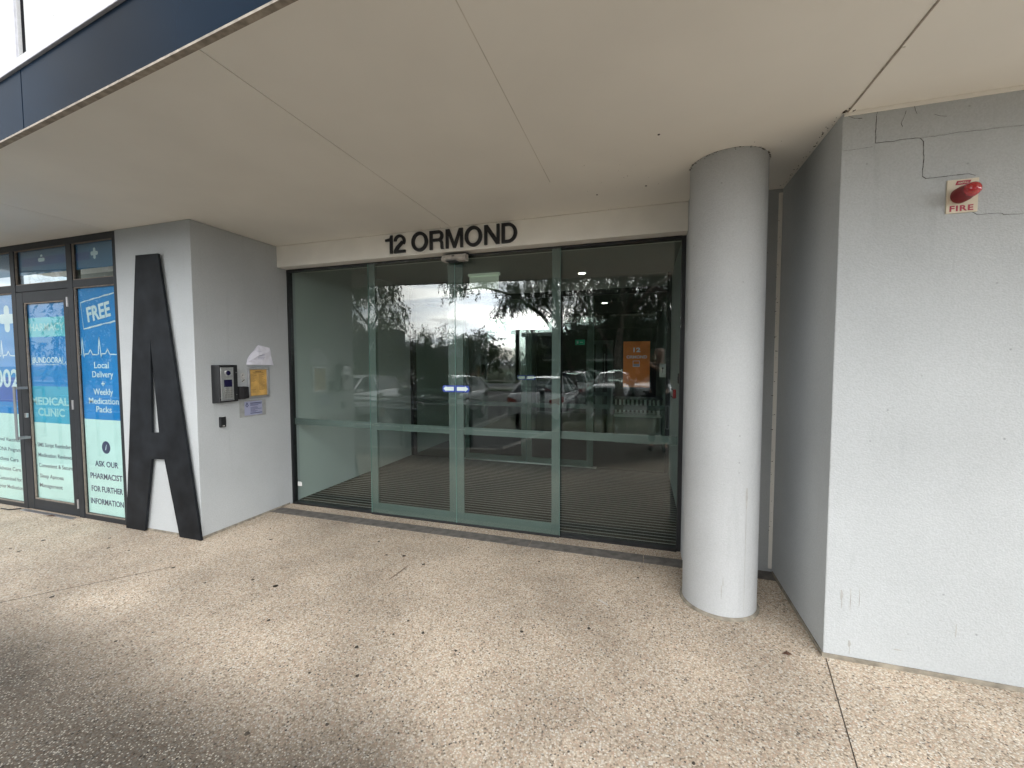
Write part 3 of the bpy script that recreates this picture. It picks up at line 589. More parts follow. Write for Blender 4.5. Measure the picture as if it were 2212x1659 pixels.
MB().box(-3.53, -3.475, YG+.0125, YG+.0135, .185, .232).build('glass_label', M['white'], fr)

# motion sensor over the doors
ms = thing('door_sensor', 'white motion sensor box above the middle of the outer doors', 'sensor', (-1.60, 3.40, 2.43))
MB().prism([(-.03, .025), (-.055, -.015), (-.035, -.032), (.03, -.032), (.03, .025)], -.115, .115, 'x').build('case', M['offwhite'], ms, bevel=.006)
MB().box(-.07, .03, -.058, .03, -.0345, -.0325).build('lens', M['black'], ms)
MB().box(-.125, .125, .0, .06, .026, .034).build('bracket', M['black'], ms)
MB().box(-.012, .012, -.047, -.044, .004, .012).build('indicator', M['black'], ms)

# drainage grates in the floor
def grate():
    t = thing('drain_grate', 'dark ribbed drain grate set in the floor along the outer doors', 'drain', (0, 0, 0), group='drain grates along the doors')
    b = MB(); w = 1.0; b.box(.002, w-.002, -.065, -.058, 0, .0045); b.box(.002, w-.002, .058, .065, 0, .0045)
    for k in range(9):
        y = -.0505+k*.0126; b.box(.004, w-.004, y-.0045, y+.0045, 0, .0040)
    b.build('bars', M['steel_dark'], t)
    MB().box(.003, w-.003, -.064, .064, -.0005, .0015).build('channel', M['grime'], t)
    return t
g0 = grate(); names = ['left end piece of the drain grate by the intercom wall', 'second drain grate piece from the left, before the left door leaf', 'middle drain grate piece below the middle of the sliding doors', 'fourth drain grate piece, before the right fixed pane', 'last drain grate piece, running behind the round column']
for k in range(5):
    o = g0 if k == 0 else copy_tree(g0)
    o.location = (-3.58+k*.9, 3.27, 0); o.scale = (.9, 1, 1); o['label'] = names[k]

# ================================================================== vestibule
YI = 5.97
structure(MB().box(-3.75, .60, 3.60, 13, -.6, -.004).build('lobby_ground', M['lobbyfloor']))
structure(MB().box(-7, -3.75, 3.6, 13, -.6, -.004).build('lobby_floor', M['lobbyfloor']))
em = thing('entrance_mat', 'dark ribbed mat with thin metal strips between the outer and inner doors', 'mat', (0, 0, 0))
MB().box(-3.60, .345, 3.555, 5.93, -.003, .004).build('mat_pile', M['mat_base'], em)
b = MB(); y = 3.60
while y < 5.9:
    b.box(-3.60, .345, y-.0045, y+.0045, .0045, .0072); y += .0675
b.build('mat_strips', M['mat_strip'], em)
vw = thing('wall', 'pale plain side wall on the left inside the glass vestibule', 'wall')
MB().box(-3.75, -3.60, 3.605, 13, 0, 2.70).build('wall_body', M['innerwall'], vw)
vr = thing('wall', 'green grey side wall on the right inside the vestibule', 'wall')
MB().box(.346, .50, 3.905, 13, 0, 2.70).build('wall_body', M['innerwall'], vr)
MB().box(.304, .50, 3.56, 3.90, 0, 2.69).build('return', M['innerwall'], vr)
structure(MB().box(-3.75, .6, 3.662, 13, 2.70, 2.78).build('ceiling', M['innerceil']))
structure(MB().box(-7, 2, 3.61, 13.2, 2.79, 2.85).build('roof_slab', M['dark']))

# inner entrance
fi = thing('door_frame', 'black frame around the inner glass doors at the back of the vestibule', 'door frame')
MB().box(-3.60, -3.545, YI-.05, YI+.05, 0, 2.70).build('jamb', M['black'], fi)
MB().box(.29, .345, YI-.05, YI+.05, 0, 2.70).build('jamb', M['black'], fi)
MB().box(-3.545, .29, YI-.05, YI+.05, 2.45, 2.525).build('head', M['black'], fi)
MB().box(-3.545, .29, YI-.045, YI+.045, 2.526, 2.699).build('bulkhead', M['innerceil'], fi)
MB().box(-2.7, -.62, YI-.06, YI+.03, .0045, .012).build('floor_track', M['steel'], fi)
MB().box(-3.545, .29, YI-.03, YI+.05, -.002, .006).build('sill', M['black'], fi)
fixed_pane('left fixed pane of the inner entrance at the back', -3.54, -2.60, YI+.02, 2.448, M['glass_in'])
fixed_pane('right fixed pane of the inner entrance, behind the orange poster', -.72, .288, YI+.02, 2.448, M['glass_in'])
l3 = leaf('sliding_door', 'left sliding leaf of the inner doors across the vestibule', -2.645, -1.6595, YI-.022, 2.448, M['glass_in'], .06, .079, bottom=.10)
l4 = leaf('sliding_door', 'right sliding leaf of the inner doors across the vestibule', -1.6565, -.672, YI-.022, 2.448, M['glass_in'], .079, .09, bottom=.10)
arrow_sticker(l3, True, .352, .4855, 1.252, 1.322, -.0055)
arrow_sticker(l4, False, -.4855, -.352, 1.252, 1.322, -.0055)
# poster
po = thing('poster', 'orange 12 ORMOND poster on the inner glass at the right', 'poster', (0, 0, 0))
MB().box(-.265, .082, YI-.062, YI-.060, 1.17, 1.793).build('sheet', M['orange'], po)
text_mesh('lettering', '12', -.133, -.042, 1.648, .064, YI-.0625, M['lilac'], po, bold=.035)
text_mesh('lettering', 'ORMOND', -.222, .044, 1.562, .044, YI-.0625, M['lilac'], po, bold=.035)
b = MB(); b.ribbon([(-.135, 1.528), (-.052, 1.528), (-.052, 1.452), (-.135, 1.452), (-.135, 1.528)], .006, YI-.0625); b.build('logo_outline', M['lilac'], po)
MB().box(-.132, -.055, YI-.0635, YI-.0625, 1.455, 1.487).build('logo_block', M['lavender'], po)
# fittings on the right wall and frame
cp = thing('fire_call_point', 'small red fire call point on the right vestibule wall', 'call point', (.345, 5.02, 1.16))
MB().box(-.035, 0, -.16, .16, -.05, .05).build('case', M['red'], cp, bevel=.006)
MB().box(-.038, -.0355, -.11, .11, -.03, .03).build('face', M['white'], cp)
sw = thing('light_switch', 'dark wall switch on the right vestibule wall, nearer the outer doors', 'switch', (.345, 4.12, 1.345), group='switches on the vestibule wall')
MB().box(-.014, 0, -.06, .06, -.05, .05).build('plate', M['charcoal'], sw, bevel=.004); MB().box(-.018, -.0145, -.012, .012, -.02, .02).build('rocker', M['black'], sw)
s2 = copy_tree(sw); s2.location = (.345, 4.45, 1.345); s2['label'] = 'dark wall switch on the right vestibule wall, farther from the outer doors'
ab = thing('card_reader', 'white wall box with a key symbol beside the inner right door frame', 'card reader', (.245, YI-.075, 1.40))
MB().box(-.04, .04, -.02, .015, -.09, .09).build('case', M['white'], ab, bevel=.006)
b = MB(); b.cyl((0, -.021, .03), (0, -.0225, .03), .012, n=12); b.box(-.003, .003, -.0225, -.021, -.03, .03); b.build('key_symbol', M['black'], ab)
pf = thing('notice_frame', 'thin outlined dark notice low on the inner right frame', 'notice', (.317, YI-.055, .77))
MB().box(-.024, .024, -.006, 0, -.16, .16).build('backing', M['black'], pf)
b = MB(); b.ribbon([(-.02, -.155), (.02, -.155), (.02, .155), (-.02, .155), (-.02, -.155)], .004, -.0065); b.build('outline', M['silver'], pf)
# ceiling fittings
def downlight(x, y, z, label):
    t = thing('downlight', label, 'light', (x, y, z), group='ceiling downlights')
    r = MB(); r.grid([[(rr*math.cos(a), rr*math.sin(a), zz) for rr, zz in ((.062, 0), (.058, -.006), (.046, -.004))] for a in [2*math.pi*k/24 for k in range(25)]]); r.build('ring', M['white'], t, smooth=True)
    MB().cyl((0, 0, -.0065), (0, 0, -.001), .045, n=24).build('diffuser', M['lamp'], t)
    return t
downlight(-.80, 5.63, 2.70, 'lit round downlight in the vestibule ceiling')
ex = thing('exit_sign', 'pale hanging exit sign box seen from its blank side in the vestibule', 'exit sign', (-2.05, 5.25, 2.58))
MB().box(-.205, .205, -.02, .02, -.095, .08).build('case', M['exitw'], ex, bevel=.004)
MB().box(-.22, .22, -.03, .03, .085, .119).build('mount', M['exitw'], ex, bevel=.004)

# lobby behind
MB().box(-3.598, .345, 12.9, 13, 0, 2.69)
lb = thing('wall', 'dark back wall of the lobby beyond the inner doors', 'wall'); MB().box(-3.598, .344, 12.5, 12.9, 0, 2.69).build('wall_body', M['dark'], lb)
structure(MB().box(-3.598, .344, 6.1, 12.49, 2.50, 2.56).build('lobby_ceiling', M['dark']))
downlight(-.629, 7.1, 2.499, 'lit round downlight farther back in the lobby ceiling')
es = thing('exit_sign', 'small green exit sign over the doors deep in the lobby', 'exit sign', (-1.30, 8.95, 1.945))
MB().box(-.10, .10, -.02, .02, -.055, .055).build('case', M['exitg'], es, bevel=.003)
b = MB(); b.box(-.07, -.03, -.0225, -.0205, -.03, .03); b.box(.0, .06, -.0225, -.0205, -.006, .006); b.build('symbol', M['white'], es)
ld = thing('glass_door', 'pale green framed glass door deep in the lobby behind the inner doors', 'door', (0, 9, 0))
b = MB()
for a, c in ((-1.17, -1.06), (-.97, -.83), (-.73, -.61)): b.box(a, c, -.02, .02, 0, 1.90)
b.box(-1.17, -.61, -.019, .019, 1.901, 1.98); b.box(-1.06, -.97, -.018, .018, .80, .88); b.box(-.83, -.73, -.018, .018, .80, .88)
b.build('frame', M['green'], ld)
MB().box(-1.06, -.97, -.004, .004, .01, 1.9).build('glass_pane', M['glass_in'], ld)
MB().cyl((-.78, -.06, 1.2), (-.78, -.06, 1.7), .012, n=8).build('handle', M['steel'], ld)
lr = thing('letterbox_bench', 'low pale slatted bench on a solid base in the lobby at right', 'bench', (0, 8, 0))
b = MB()
for k in range(12): b.box(-.50+k*.075, -.462+k*.075, -.02, .0, .56, .82)
b.build('slats', M['white'], lr)
MB().box(-.52, .34, -.03, .35, .50, .545).build('shelf', M['white'], lr); MB().box(-.50, .33, .0, .33, 0, .499).build('base', M['bgrey'], lr); MB().box(-.52, .34, -.03, .35, .825, .85).build('top', M['bgrey'], lr)
dp_ = thing('lobby_wall_panel', 'tall grey panel standing at the left inside the lobby', 'panel', (0, 0, 0)); MB().box(-2.46, -2.2, 8.6, 8.75, 0, 2.3).build('panel', M['bgrey'], dp_)

# ================================================================== big letter A
big = MB()
outer = [(-4.194, 2.435), (-4.484, .004), (-4.237, .004), (-4.106, .664), (-3.948, .672), (-3.80, .004), (-3.545, .004), (-3.919, 2.43)]
# split into solid pieces around the counter so the hole stays open; all in one mesh, joined edge to edge
A = dict(o0=(-4.194, 2.435), o1=(-3.919, 2.43), ap=(-4.056, 1.715), cl=(-4.091, .898), cr_=(-3.998, .903), bl=(-4.484, .004), bli=(-4.237, .004), il=(-4.106, .664), ir=(-3.948, .672), bri=(-3.80, .004), br=(-3.545, .004))
vsA = [A['o0'], A['bl'], A['bli'], A['il'], A['cl'], A['ap'], A['o1'], A['cr_'], A['ir'], A['bri'], A['br']]
facesA = [(0, 1, 2, 3, 4, 5), (0, 5, 6), (6, 5, 7, 8, 9, 10), (4, 3, 8, 7)]
yf, yb = 2.487, 2.506; n_ = len(vsA)
V = [(x, yf, z) for x, z in vsA]+[(x, yb, z) for x, z in vsA]
F = [f for f in facesA]+[tuple(i+n_ for i in f)[::-1] for f in facesA]
for loop in ([0, 1, 2, 3, 8, 9, 10, 6], [5, 4, 7]):
    for i in range(len(loop)): a, c = loop[i], loop[(i+1) % len(loop)]; F.append((a, c, c+n_, a+n_))
big.add(V, F)
bo = big.build('letter_sign', M['abody'], bevel=.0015)
tag(bo, 'giant dark metal letter A standing against the stucco pier', 'letter')

# ================================================================== intercom wall fittings (wall face x = -3.583)
XW = -3.583
ic = thing('intercom', 'black hooded intercom with a steel keypad panel on the pier side', 'intercom', (XW, 2.75, 1.32))
b = MB(); b.add([(0,-.097,.168),(0,-.097,-.168),(0,.098,-.166),(0,.098,.168),(.074,-.078,.168),(.074,-.083,-.163),(.074,.092,-.160),(.074,.092,.168)], [(0,1,2,3),(4,7,6,5),(0,4,5,1),(1,5,6,2),(2,6,7,3),(3,7,4,0)]); b.build('housing', M['black'], ic, bevel=.004)
MB().box(.0745, .078, -.070, .050, -.148, .147).build('face_plate', M['steel'], ic, bevel=.002)
MB().cyl((.0785, -.003, .097), (.083, -.003, .097), .031, .029, 24).build('camera_ring', M['silver'], ic)
MB().cyl((.0832, -.003, .097), (.086, -.003, .097), .021, .014, 20).build('camera_lens', M['screen'], ic)
MB().box(.0782, .080, -.043, .032, -.026, .038).build('screen', M['screen'], ic)
b = MB()
for r_ in range(5):
    for c_ in range(3):
        yy = -.038+c_*.0245; zz = -.045-r_*.0195; b.box(.0782, .081, yy, yy+.020, zz, zz+.0135)
b.build('keypad', M['keys'], ic, bevel=.001)
MB().box(.0782, .0795, -.062, .040, -.143, -.139).build('nameplate', M['printgrey'], ic)
b = MB()
for yy, zz in ((.078, .10), (.078, -.10), (-.074, -.12)): MB().cyl((.074, yy, zz), (.0755, yy, zz), .0035, n=8).build('screw', M['steel'], ic)
kbx = thing('key_box', 'small black fabric covered box between intercom and framed notice', 'box', (XW, 2.905, 1.232))
b = MB(); b.add([(0,-.058,.056),(0,-.058,-.056),(0,.070,-.058),(0,.070,.052),(.062,-.040,.058),(.066,-.038,-.060),(.060,.062,-.055),(.056,.064,.050),(.068,.0,.062),(.072,0,-.063)], [(0,1,2,3),(0,4,5,1),(4,8,9,5),(8,7,6,9),(1,5,9,6,2),(2,6,7,3),(3,7,8,4,0)]); b.build('case', M['cloth'], kbx, bevel=.008, seg=3)
MB().box(.060, .066, .058, .068, -.062, -.052).build('latch', M['steel'], kbx)
pa = MB()
for yy, zz, r_ in ((2.952, 1.385, .03), (2.958, 1.345, .022)):
    pa.prism([(yy+r_*.8*math.cos(t)*random.uniform(.8, 1.1), zz+r_*1.1*math.sin(t)*random.uniform(.8, 1.1)) for t in [2*math.pi*k/12 for k in range(12)]], XW, XW+.0008, 'x')
pa.build('filler_patch', mat('filler', (.50, .50, .48), .9, var=.15, vscale=60), lp)
for yy, zz in ((2.952, 1.392), (2.960, 1.342), (2.948, 1.334), (2.966, 1.347)): MB().cyl((XW, yy, zz), (XW+.002, yy, zz), .0055, .004, 8).build('wall_plug', M['grime'], lp)
nf = thing('notice_frame', 'silver snap frame with a yellowed printed notice on the pier side', 'frame', (XW, 3.113, 1.316))
w_, h_, f_ = .117, .150, .024
b = MB(); b.box(.0005, .015, -w_, w_, h_-f_, h_); b.box(.0005, .015, -w_, w_, -h_, -h_+f_); b.box(.0005, .0148, -w_, -w_+f_, -h_+f_, h_-f_); b.box(.0005, .0148, w_-f_, w_, -h_+f_, h_-f_); b.build('frame', M['silver'], nf, bevel=.004)
MB().box(.0005, .004, -w_+f_, w_-f_, -h_+f_, h_-f_).build('notice_paper', M['yellow'], nf)
def lines(spec, x, mat_, par, name='print', t=.0006):
    b = MB()
    for y0, y1, z, h in spec: b.box(x, x+t, y0, y1, z, z+h)
    return b.build(name, mat_, par)
M['sepia'] = mat('sepia_print', (.22, .13, .05), .7)
sp_ = [(-.030, .034, .103, .008), (-.055, .060, .093, .004)]
for k in range(12): sp_.append((-.082, -.082+random.uniform(.03, .07), .076-k*.0085 if k < 9 else .04-k*.012, .0028))
for k in range(15): sp_.append((.006, .006+random.uniform(.035, .075), .076-k*.0105, .0028))
lines(sp_, .0041, M['sepia'], nf)
# crumpled sheet hanging above the frame
sh = MB(); rows = []
edgeL = [(2.978, 1.490), (2.992, 1.545), (3.042, 1.603), (3.120, 1.679)]; edgeR = [(3.277, 1.483), (3.266, 1.54), (3.258, 1.60), (3.241, 1.658)]
for i in range(13):
    t = i/12*3; k = min(int(t), 2); u = t-k
    a = [edgeL[k][j]+(edgeL[k+1][j]-edgeL[k][j])*u for j in (0, 1)]; c = [edgeR[k][j]+(edgeR[k+1][j]-edgeR[k][j])*u for j in (0, 1)]
    row = []
    for j in range(15):
        v = j/14; yy = a[0]+(c[0]-a[0])*v; zz = a[1]+(c[1]-a[1])*v
        d = .012+.016*math.sin(v*3.1)*(1-i/14)+.010*noise.noise(Vector((yy*14, zz*14, 1)))+.02*(1-i/12)**2*abs(v-.5)
        row.append((d, yy-3.113, zz-1.49))
    rows.append(row)
sh.grid(rows); sheet = thing('paper_sheet', 'crumpled white sheet of paper stuck above the framed notice', 'paper', (XW, 3.113, 1.49))
ps = sh.build('sheet', M['paper'], sheet); sm = ps.modifiers.new('thick', 'SOLIDIFY'); sm.thickness = .0006
# folded flap
fl_ = MB(); fl_.add([(.030, -.130, .025), (.020, .0, .186), (.036, .040, .105), (.040, -.02, .085)], [(0, 3, 2, 1)]); fo = fl_.build('folded_corner', M['paper'], sheet); fo.modifiers.new('thick', 'SOLIDIFY').thickness = .0006
lines([(-.03, .02, .128, .003), (-.035, .055, .098, .003), (-.03, .05, .086, .003), (-.02, .06, .066, .003), (-.02, .05, .054, .003)], .032, M['lavender'], sheet)
pq = thing('plaque', 'small clear plaque with a lavender label below the framed notice', 'plaque', (XW, 3.047, 1.072))
MB().box(.0005, .006, -.140, .141, -.078, .080).build('backing', M['plaque'], pq, bevel=.002)
MB().box(.0062, .007, -.093, .098, -.064, .068).build('label_sheet', M['lavender'], pq)
lines([(-.032, .094, .046, .007), (-.032, .094, -.050, .006), (-.032, .090, .036, .004), (-.032, .055, .026, .004), (-.030, .045, .008, .003), (-.030, .05, -.001, .003), (-.030, .09, -.010, .003), (-.030, .02, -.019, .003), (-.030, .045, -.027, .003), (-.030, .03, -.036, .003)], .0072, M['printnavy'], pq)
b = MB(); b.prism([(-.083, .026), (-.066, .062), (-.049, .026), (-.056, .026), (-.066, .050), (-.076, .026)], .0072, .0078, 'x'); b.prism([(-.076, .020), (-.066, .026), (-.056, .020), (-.066, .014)], .0072, .0078, 'x'); b.build('emblem', M['printnavy'], pq)
rd = thing('card_reader', 'small black card reader on the pier side below the intercom', 'card reader', (XW, 2.733, .980))
MB().box(0, .024, -.027, .027, -.047, .047).build('case', M['black'], rd, bevel=.006, seg=3); MB().box(.0243, .025, -.010, .010, -.036, -.032).build('mark', M['white'], rd); MB().box(.012, .0245, -.014, .014, .0472, .049).build('light_strip', M['white'], rd)

# ================================================================== fire strobe on the right wall
fs = thing('fire_alarm_lamp', 'red domed fire alarm lamp on a cream plate on the right wall', 'alarm', (1.357, 2.436, 2.249))
MB().box(-.056, .056, -.007, 0, -.074, .074).build('plate', M['cream'], fs, bevel=.0015)
lm = MB(); prof = [(.0078, .0345), (.038, .0345), (.041, .0318), (.084, .0305), (.097, .0270), (.105, .0195), (.109, .010), (.111, .0005)]; rows = []
for k in range(33):
    a = 2*math.pi*k/32; rows.append([(-.010+r_*math.cos(a), -d_, .001+r_*math.sin(a)) for d_, r_ in prof])
lm.grid(rows)
lm.m = [1 if (i % 7) >= 3 else 0 for i in range(len(lm.f))]
lm.build('lamp_dome', [M['reddark'], M['red']], fs, smooth=True)
fs_t = text_mesh('lettering', 'FIRE', -.044, .040, -.067, .027, -.0075, M['redprint'], fs, bold=.028, spacing=1.14)
MB().prism([(-.028, .049), (.022, .049), (.028, .067), (-.022, .067)], -.0082, -.0075, 'y').build('badge', M['redprint'], fs)
text_mesh('lettering', 'AMPAC', -.020, .020, .0535, .009, -.0083, M['cream'], fs, depth=.0005, bold=.012, shear=.25, spacing=1.1)

# ================================================================== shopfront
YF = 2.56
sf = thing('shopfront_frame', 'charcoal aluminium shopfront frame around the pharmacy windows', 'frame')
fb = [(-4.572, -4.5165, 0, 2.69), (-5.236, -5.158, 0, 2.63), (-6.140, -6.070, 0, 2.63), (-7.60, -7.52, 0, 2.69)]
for i_, (a, c, z0, z1) in enumerate(fb): MB().box(a, c, 2.530, 2.60, z0, z1).build('mullion', M['charcoal'], sf, bevel=.003)
def bars(z0, z1, nm, skip_door=False):
    for (a, c) in ((-5.158, -4.572), (-6.070, -5.236), (-7.52, -6.140)):
        if skip_door and a == -6.070: continue
        MB().box(a, c, 2.534, 2.598, z0, z1).build(nm, M['charcoal'], sf, bevel=.002)
MB().box(-7.52, -4.572, 2.531, 2.60, 2.632, 2.69).build('head', M['charcoal'], sf, bevel=.002)
bars(2.222, 2.290, 'transom'); bars(0, .043, 'sill', True)
b = MB()
for (a, c, z0, z1) in ((-5.158, -4.572, .043, 2.222), (-7.52, -6.140, .043, 2.222), (-5.158, -4.572, 2.29, 2.632), (-6.070, -5.236, 2.29, 2.632), (-7.52, -6.140, 2.29, 2.632)):
    for q in ((a, a+.008, z0, z1), (c-.008, c, z0, z1), (a+.008, c-.008, z0, z0+.008), (a+.008, c-.008, z1-.008, z1)): b.box(q[0], q[1], 2.540, 2.553, q[2], q[3])
b.build('glazing_gasket', M['rubber'], sf)
def window(name, label, a, c, z0, z1):
    t = thing(name, label, 'window'); MB().box(a+.002, c-.002, 2.5545, 2.5595, z0+.002, z1-.002).build('glass_pane', M['shopglass'], t); return t
def film(par, parts, mats, name='window_film'):
    b = MB()
    for i_, (a, c, z0, z1, mi) in enumerate(parts): b.mat(mi).box(a, c, 2.5648, 2.5660, z0, z1)
    return b.build(name, mats, par)
YT = 2.5646
def cross(par, x, z, s, sx=1):
    b = MB()
    def rr(hx, hz, yy):
        pts = []
        r_ = min(hx, hz)*.9
        for cx_, cz_, a0 in ((hx-r_, hz-r_, 0), (-hx+r_, hz-r_, 90), (-hx+r_, -hz+r_, 180), (hx-r_, -hz+r_, 270)):
            for k in range(5): t = R(a0+k*22.5); pts.append((x+(cx_+r_*math.cos(t))*sx, z+cz_+r_*math.sin(t)))
        b.prism(pts, yy-.0006, yy, 'y')
    rr(s*.33, s, YT); rr(s, s*.36, YT-.0008)
    return b.build('cross_symbol', M['printwhite'], par)
BLM = [M['filmblue'], M['filmmint'], M['filmaqua'], M['filmteal'], M['filmpurple'], M['filmdusk'], M['filmdeep']]
# transom windows
for (a, c, lab, cx_) in ((-5.158, -4.572, 'transom window with blue film and a pale cross, above the FREE sign pane', -4.88), (-6.070, -5.236, 'transom window with blue film and a pale cross, above the pharmacy door', -5.682), (-7.52, -6.140, 'transom window with blue film at the left edge of the photo', None)):
    t = window('window', lab, a, c, 2.29, 2.632)
    fm = film(t, [(a+.01, c-.01, 2.392, 2.63, 5)], BLM)
    if cx_: cross(fm, cx_, 2.527, .052)
    if cx_ and cx_ < -5: MB().box(-6.0, -5.245, 2.5635, 2.5640, 2.475, 2.555).build('dark_band', M['filmdeep'], fm)
    elif cx_: MB().box(-5.150, -4.95, 2.5635, 2.5640, 2.475, 2.548).build('dark_band', M['filmdeep'], fm)
# right lower pane
wr = window('window', 'pharmacy window pane with FREE stamp and ASK OUR PHARMACIST lettering', -5.158, -4.572, .043, 2.222)
fm = film(wr, [(-5.150, -4.58, .052, .970, 1), (-5.150, -4.58, .970, 2.214, 0)], BLM)
T = lambda s, x0, x1, z, h, m_=M['printwhite'], par=None, bold=.01, **k: text_mesh('lettering', s, x0, x1, z, h, YT, m_, par, bold=bold, **k)
T('FREE', -5.035, -4.700, 1.915, .150, par=fm, bold=.03, rot=R(8.5))
b = MB()
def rough(p, q, w):
    n = 7; pts = [(p[0]+(q[0]-p[0])*k/n, p[1]+(q[1]-p[1])*k/n+random.uniform(-.003, .003)) for k in range(n+1)]
    for k, (u, v) in enumerate(zip(pts, pts[1:])): b.ribbon([u, v], w*random.uniform(.5, 1.25), YT)
rough((-5.12, 2.08), (-4.642, 2.151), .014); rough((-5.091, 1.829), (-4.642, 1.892), .014); rough((-5.12, 2.08), (-5.091, 1.829), .006)
b.build('stamp_border', M['printwhite'], fm)
def ekg(par, x0, x1, z, s, w, peaks):
    pts = [(x0, z)]
    for p in peaks: pts += [(p-.045*s, z), (p-.028*s, z+.005*s), (p-.008*s, z+.165*s), (p+.010*s, z-.020*s), (p+.022*s, z+.008*s), (p+.075*s, z+.010*s), (p+.105*s, z+.050*s), (p+.135*s, z+.004*s)]
    pts = [q for q in pts if x0 <= q[0] <= x1]+[(x1, z)]
    b = MB(); b.ribbon(pts, w, YT); return b.build('heartbeat_line', M['printwhite'], par)
ekg(fm, -5.19, -4.642, 1.585, 1.0, .010, [-5.115, -4.868])
T('Local', -4.965, -4.757, 1.458, .062, par=fm); T('Delivery', -4.998, -4.700, 1.372, .062, par=fm)
b = MB(); b.ribbon([(-4.87, 1.312), (-4.83, 1.312)], .010, YT); b.ribbon([(-4.85, 1.292), (-4.85, 1.332)], .010, YT-.001); b.build('plus_symbol', M['printwhite'], fm)
T('Weekly', -4.995, -4.716, 1.207, .062, par=fm); T('Medication', -5.068, -4.642, 1.120, .062, par=fm); T('Packs', -4.967, -4.745, 1.040, .062, par=fm)
MB().cyl((-4.853, YT, .706), (-4.853, YT-.0006, .706), .060, n=28).build('info_disc', M['printnavy'], fm)
text_mesh('lettering', 'i', -4.865, -4.841, .680, .060, YT-.0007, M['printwhite'], fm, bold=.02, shear=.3)
T('ASK OUR', -5.026, -4.692, .516, .058, M['printnavy'], fm, .02); T('PHARMACIST', -5.104, -4.642, .394, .058, M['printnavy'], fm, .02)
T('FOR FURTHER', -5.096, -4.645, .268, .058, M['printnavy'], fm, .02); T('INFORMATION', -5.118, -4.640, .145, .058, M['printnavy'], fm, .02)
# left lower pane
wl = window('window', 'pharmacy window pane with a large cross and 002, at the left edge', -7.52, -6.140, .043, 2.222)
fm = film(wl, [(-7.51, -6.150, .052, .978, 1), (-7.51, -6.150, .978, 1.10, 0), (-7.51, -6.150, 1.10, 1.36, 4), (-7.51, -6.150, 1.36, 2.214, 0)], BLM)
cross(fm, -6.325, 1.968, .138)
ekg(fm, -7.3, -6.225, 1.583, 1.0, .010, [-7.1, -6.78, -6.44])
T('002', -6.60, -6.175, 1.255, .20, par=fm, bold=.02)
for s_, x0_, x1_, z_ in (('- Travel Vaccines', -6.72, -6.228, .680), ('- myDNA Program', -6.72, -6.228, .575), ('- Asthma Care', -6.72, -6.27, .468), ('- Diabetes Care', -6.72, -6.24, .364), ('- Customised for', -6.70, -6.232, .256), ('  your Medication', -6.64, -6.226, .168)):
    T(s_, x0_, x1_, z_, .042, M['printgrey'], fm, .008)
# pharmacy door
dr = thing('shop_door', 'charcoal framed pharmacy door with PHARMACY and MEDICAL CLINIC film', 'door')
gx0, gx1, gz0, gz1 = -5.960, -5.312, .112, 2.112
MB().box(-6.068, gx0, 2.532, 2.590, .008, 2.218).build('stile', M['charcoal'], dr, bevel=.003)
MB().box(gx1, -5.238, 2.532, 2.590, .008, 2.218).build('stile', M['charcoal'], dr, bevel=.003)
MB().box(gx0, gx1, 2.5335, 2.588, .008, gz0).build('bottom_rail', M['charcoal'], dr, bevel=.002)
MB().box(gx0, gx1, 2.5335, 2.588, gz1, 2.218).build('top_rail', M['charcoal'], dr, bevel=.002)
b = MB()
for q in ((gx0, gx0+.012, gz0, gz1), (gx1-.009, gx1, gz0, gz1), (gx0+.012, gx1-.009, gz0, gz0+.012), (gx0+.012, gx1-.009, gz1-.012, gz1)): b.box(q[0], q[1], 2.541, 2.553, q[2], q[3])
b.build('glazing_gasket', M['rubber'], dr)
MB().box(gx0, gx1, 2.5545, 2.5595, gz0, gz1).build('glass_pane', M['shopglass'], dr)
fm = film(dr, [(gx0, gx1, gz0, .905, 1), (gx0, gx1, .905, 1.275, 3), (gx0, gx1, 1.275, 1.770, 0), (gx0, gx1, 1.770, 1.963, 2), (gx0, gx1, 1.963, gz1, 0)], BLM)
T('PHARMACY', -5.995, -5.386, 1.830, .080, M['printpale'], fm, .03); T('MEDICAL', -5.985, -5.376, 1.085, .084, M['printpale'], fm, .03); T('CLINIC', -5.878, -5.448, .973, .084, M['printpale'], fm, .03)
T('BUNDOORA', -5.918, -5.448, 1.510, .060, par=fm, bold=.012)
T('MEDICAL CENTRE PHARMACY', -5.87, -5.50, 1.487, .013, par=fm, bold=.0)
b = MB(); b.ribbon([(-5.998, 1.500), (-5.975, 1.500), (-5.968, 1.520), (-5.96, 1.492), (-5.945, 1.500), (-5.932, 1.503), (-5.930, 1.590), (-5.924, 1.490), (-5.915, 1.500), (-5.89, 1.500)], .004, YT)
b.ribbon([(-5.48, 1.500), (-5.445, 1.500), (-5.440, 1.575), (-5.432, 1.490), (-5.42, 1.500), (-5.40, 1.500), (-5.392, 1.522), (-5.384, 1.492), (-5.375, 1.500), (-5.365, 1.500)], .004, YT); b.build('heartbeat_line', M['printwhite'], fm)
for s_, x0_, x1_, z_ in (('- SMS Script Reminders', -5.960, -5.366, .655), ('- Medication Reviews', -5.960, -5.380, .550), ('- Convenient & Secure', -5.958, -5.366, .443), ('- Sleep Apnoea', -5.955, -5.526, .333), ('Management', -5.925, -5.548, .235)):
    T(s_, x0_, x1_, z_, .043, M['printgrey'], fm, .012)
hd = MB(); hd.box(-6.010, -5.975, 2.445, 2.455, .735, 1.275); hd.build('handle', mat('grey_handle', (.17, .18, .19), .4, var=.1), dr, bevel=.002)
hb_ = MB(); hb_.box(-6.02, -5.955, 2.456, 2.5315, .74, .765); hb_.box(-6.02, -5.955, 2.456, 2.5315, 1.245, 1.27); hb_.build('handle_bracket', mat('grey_bracket', (.17, .18, .19), .4, var=.1), dr)
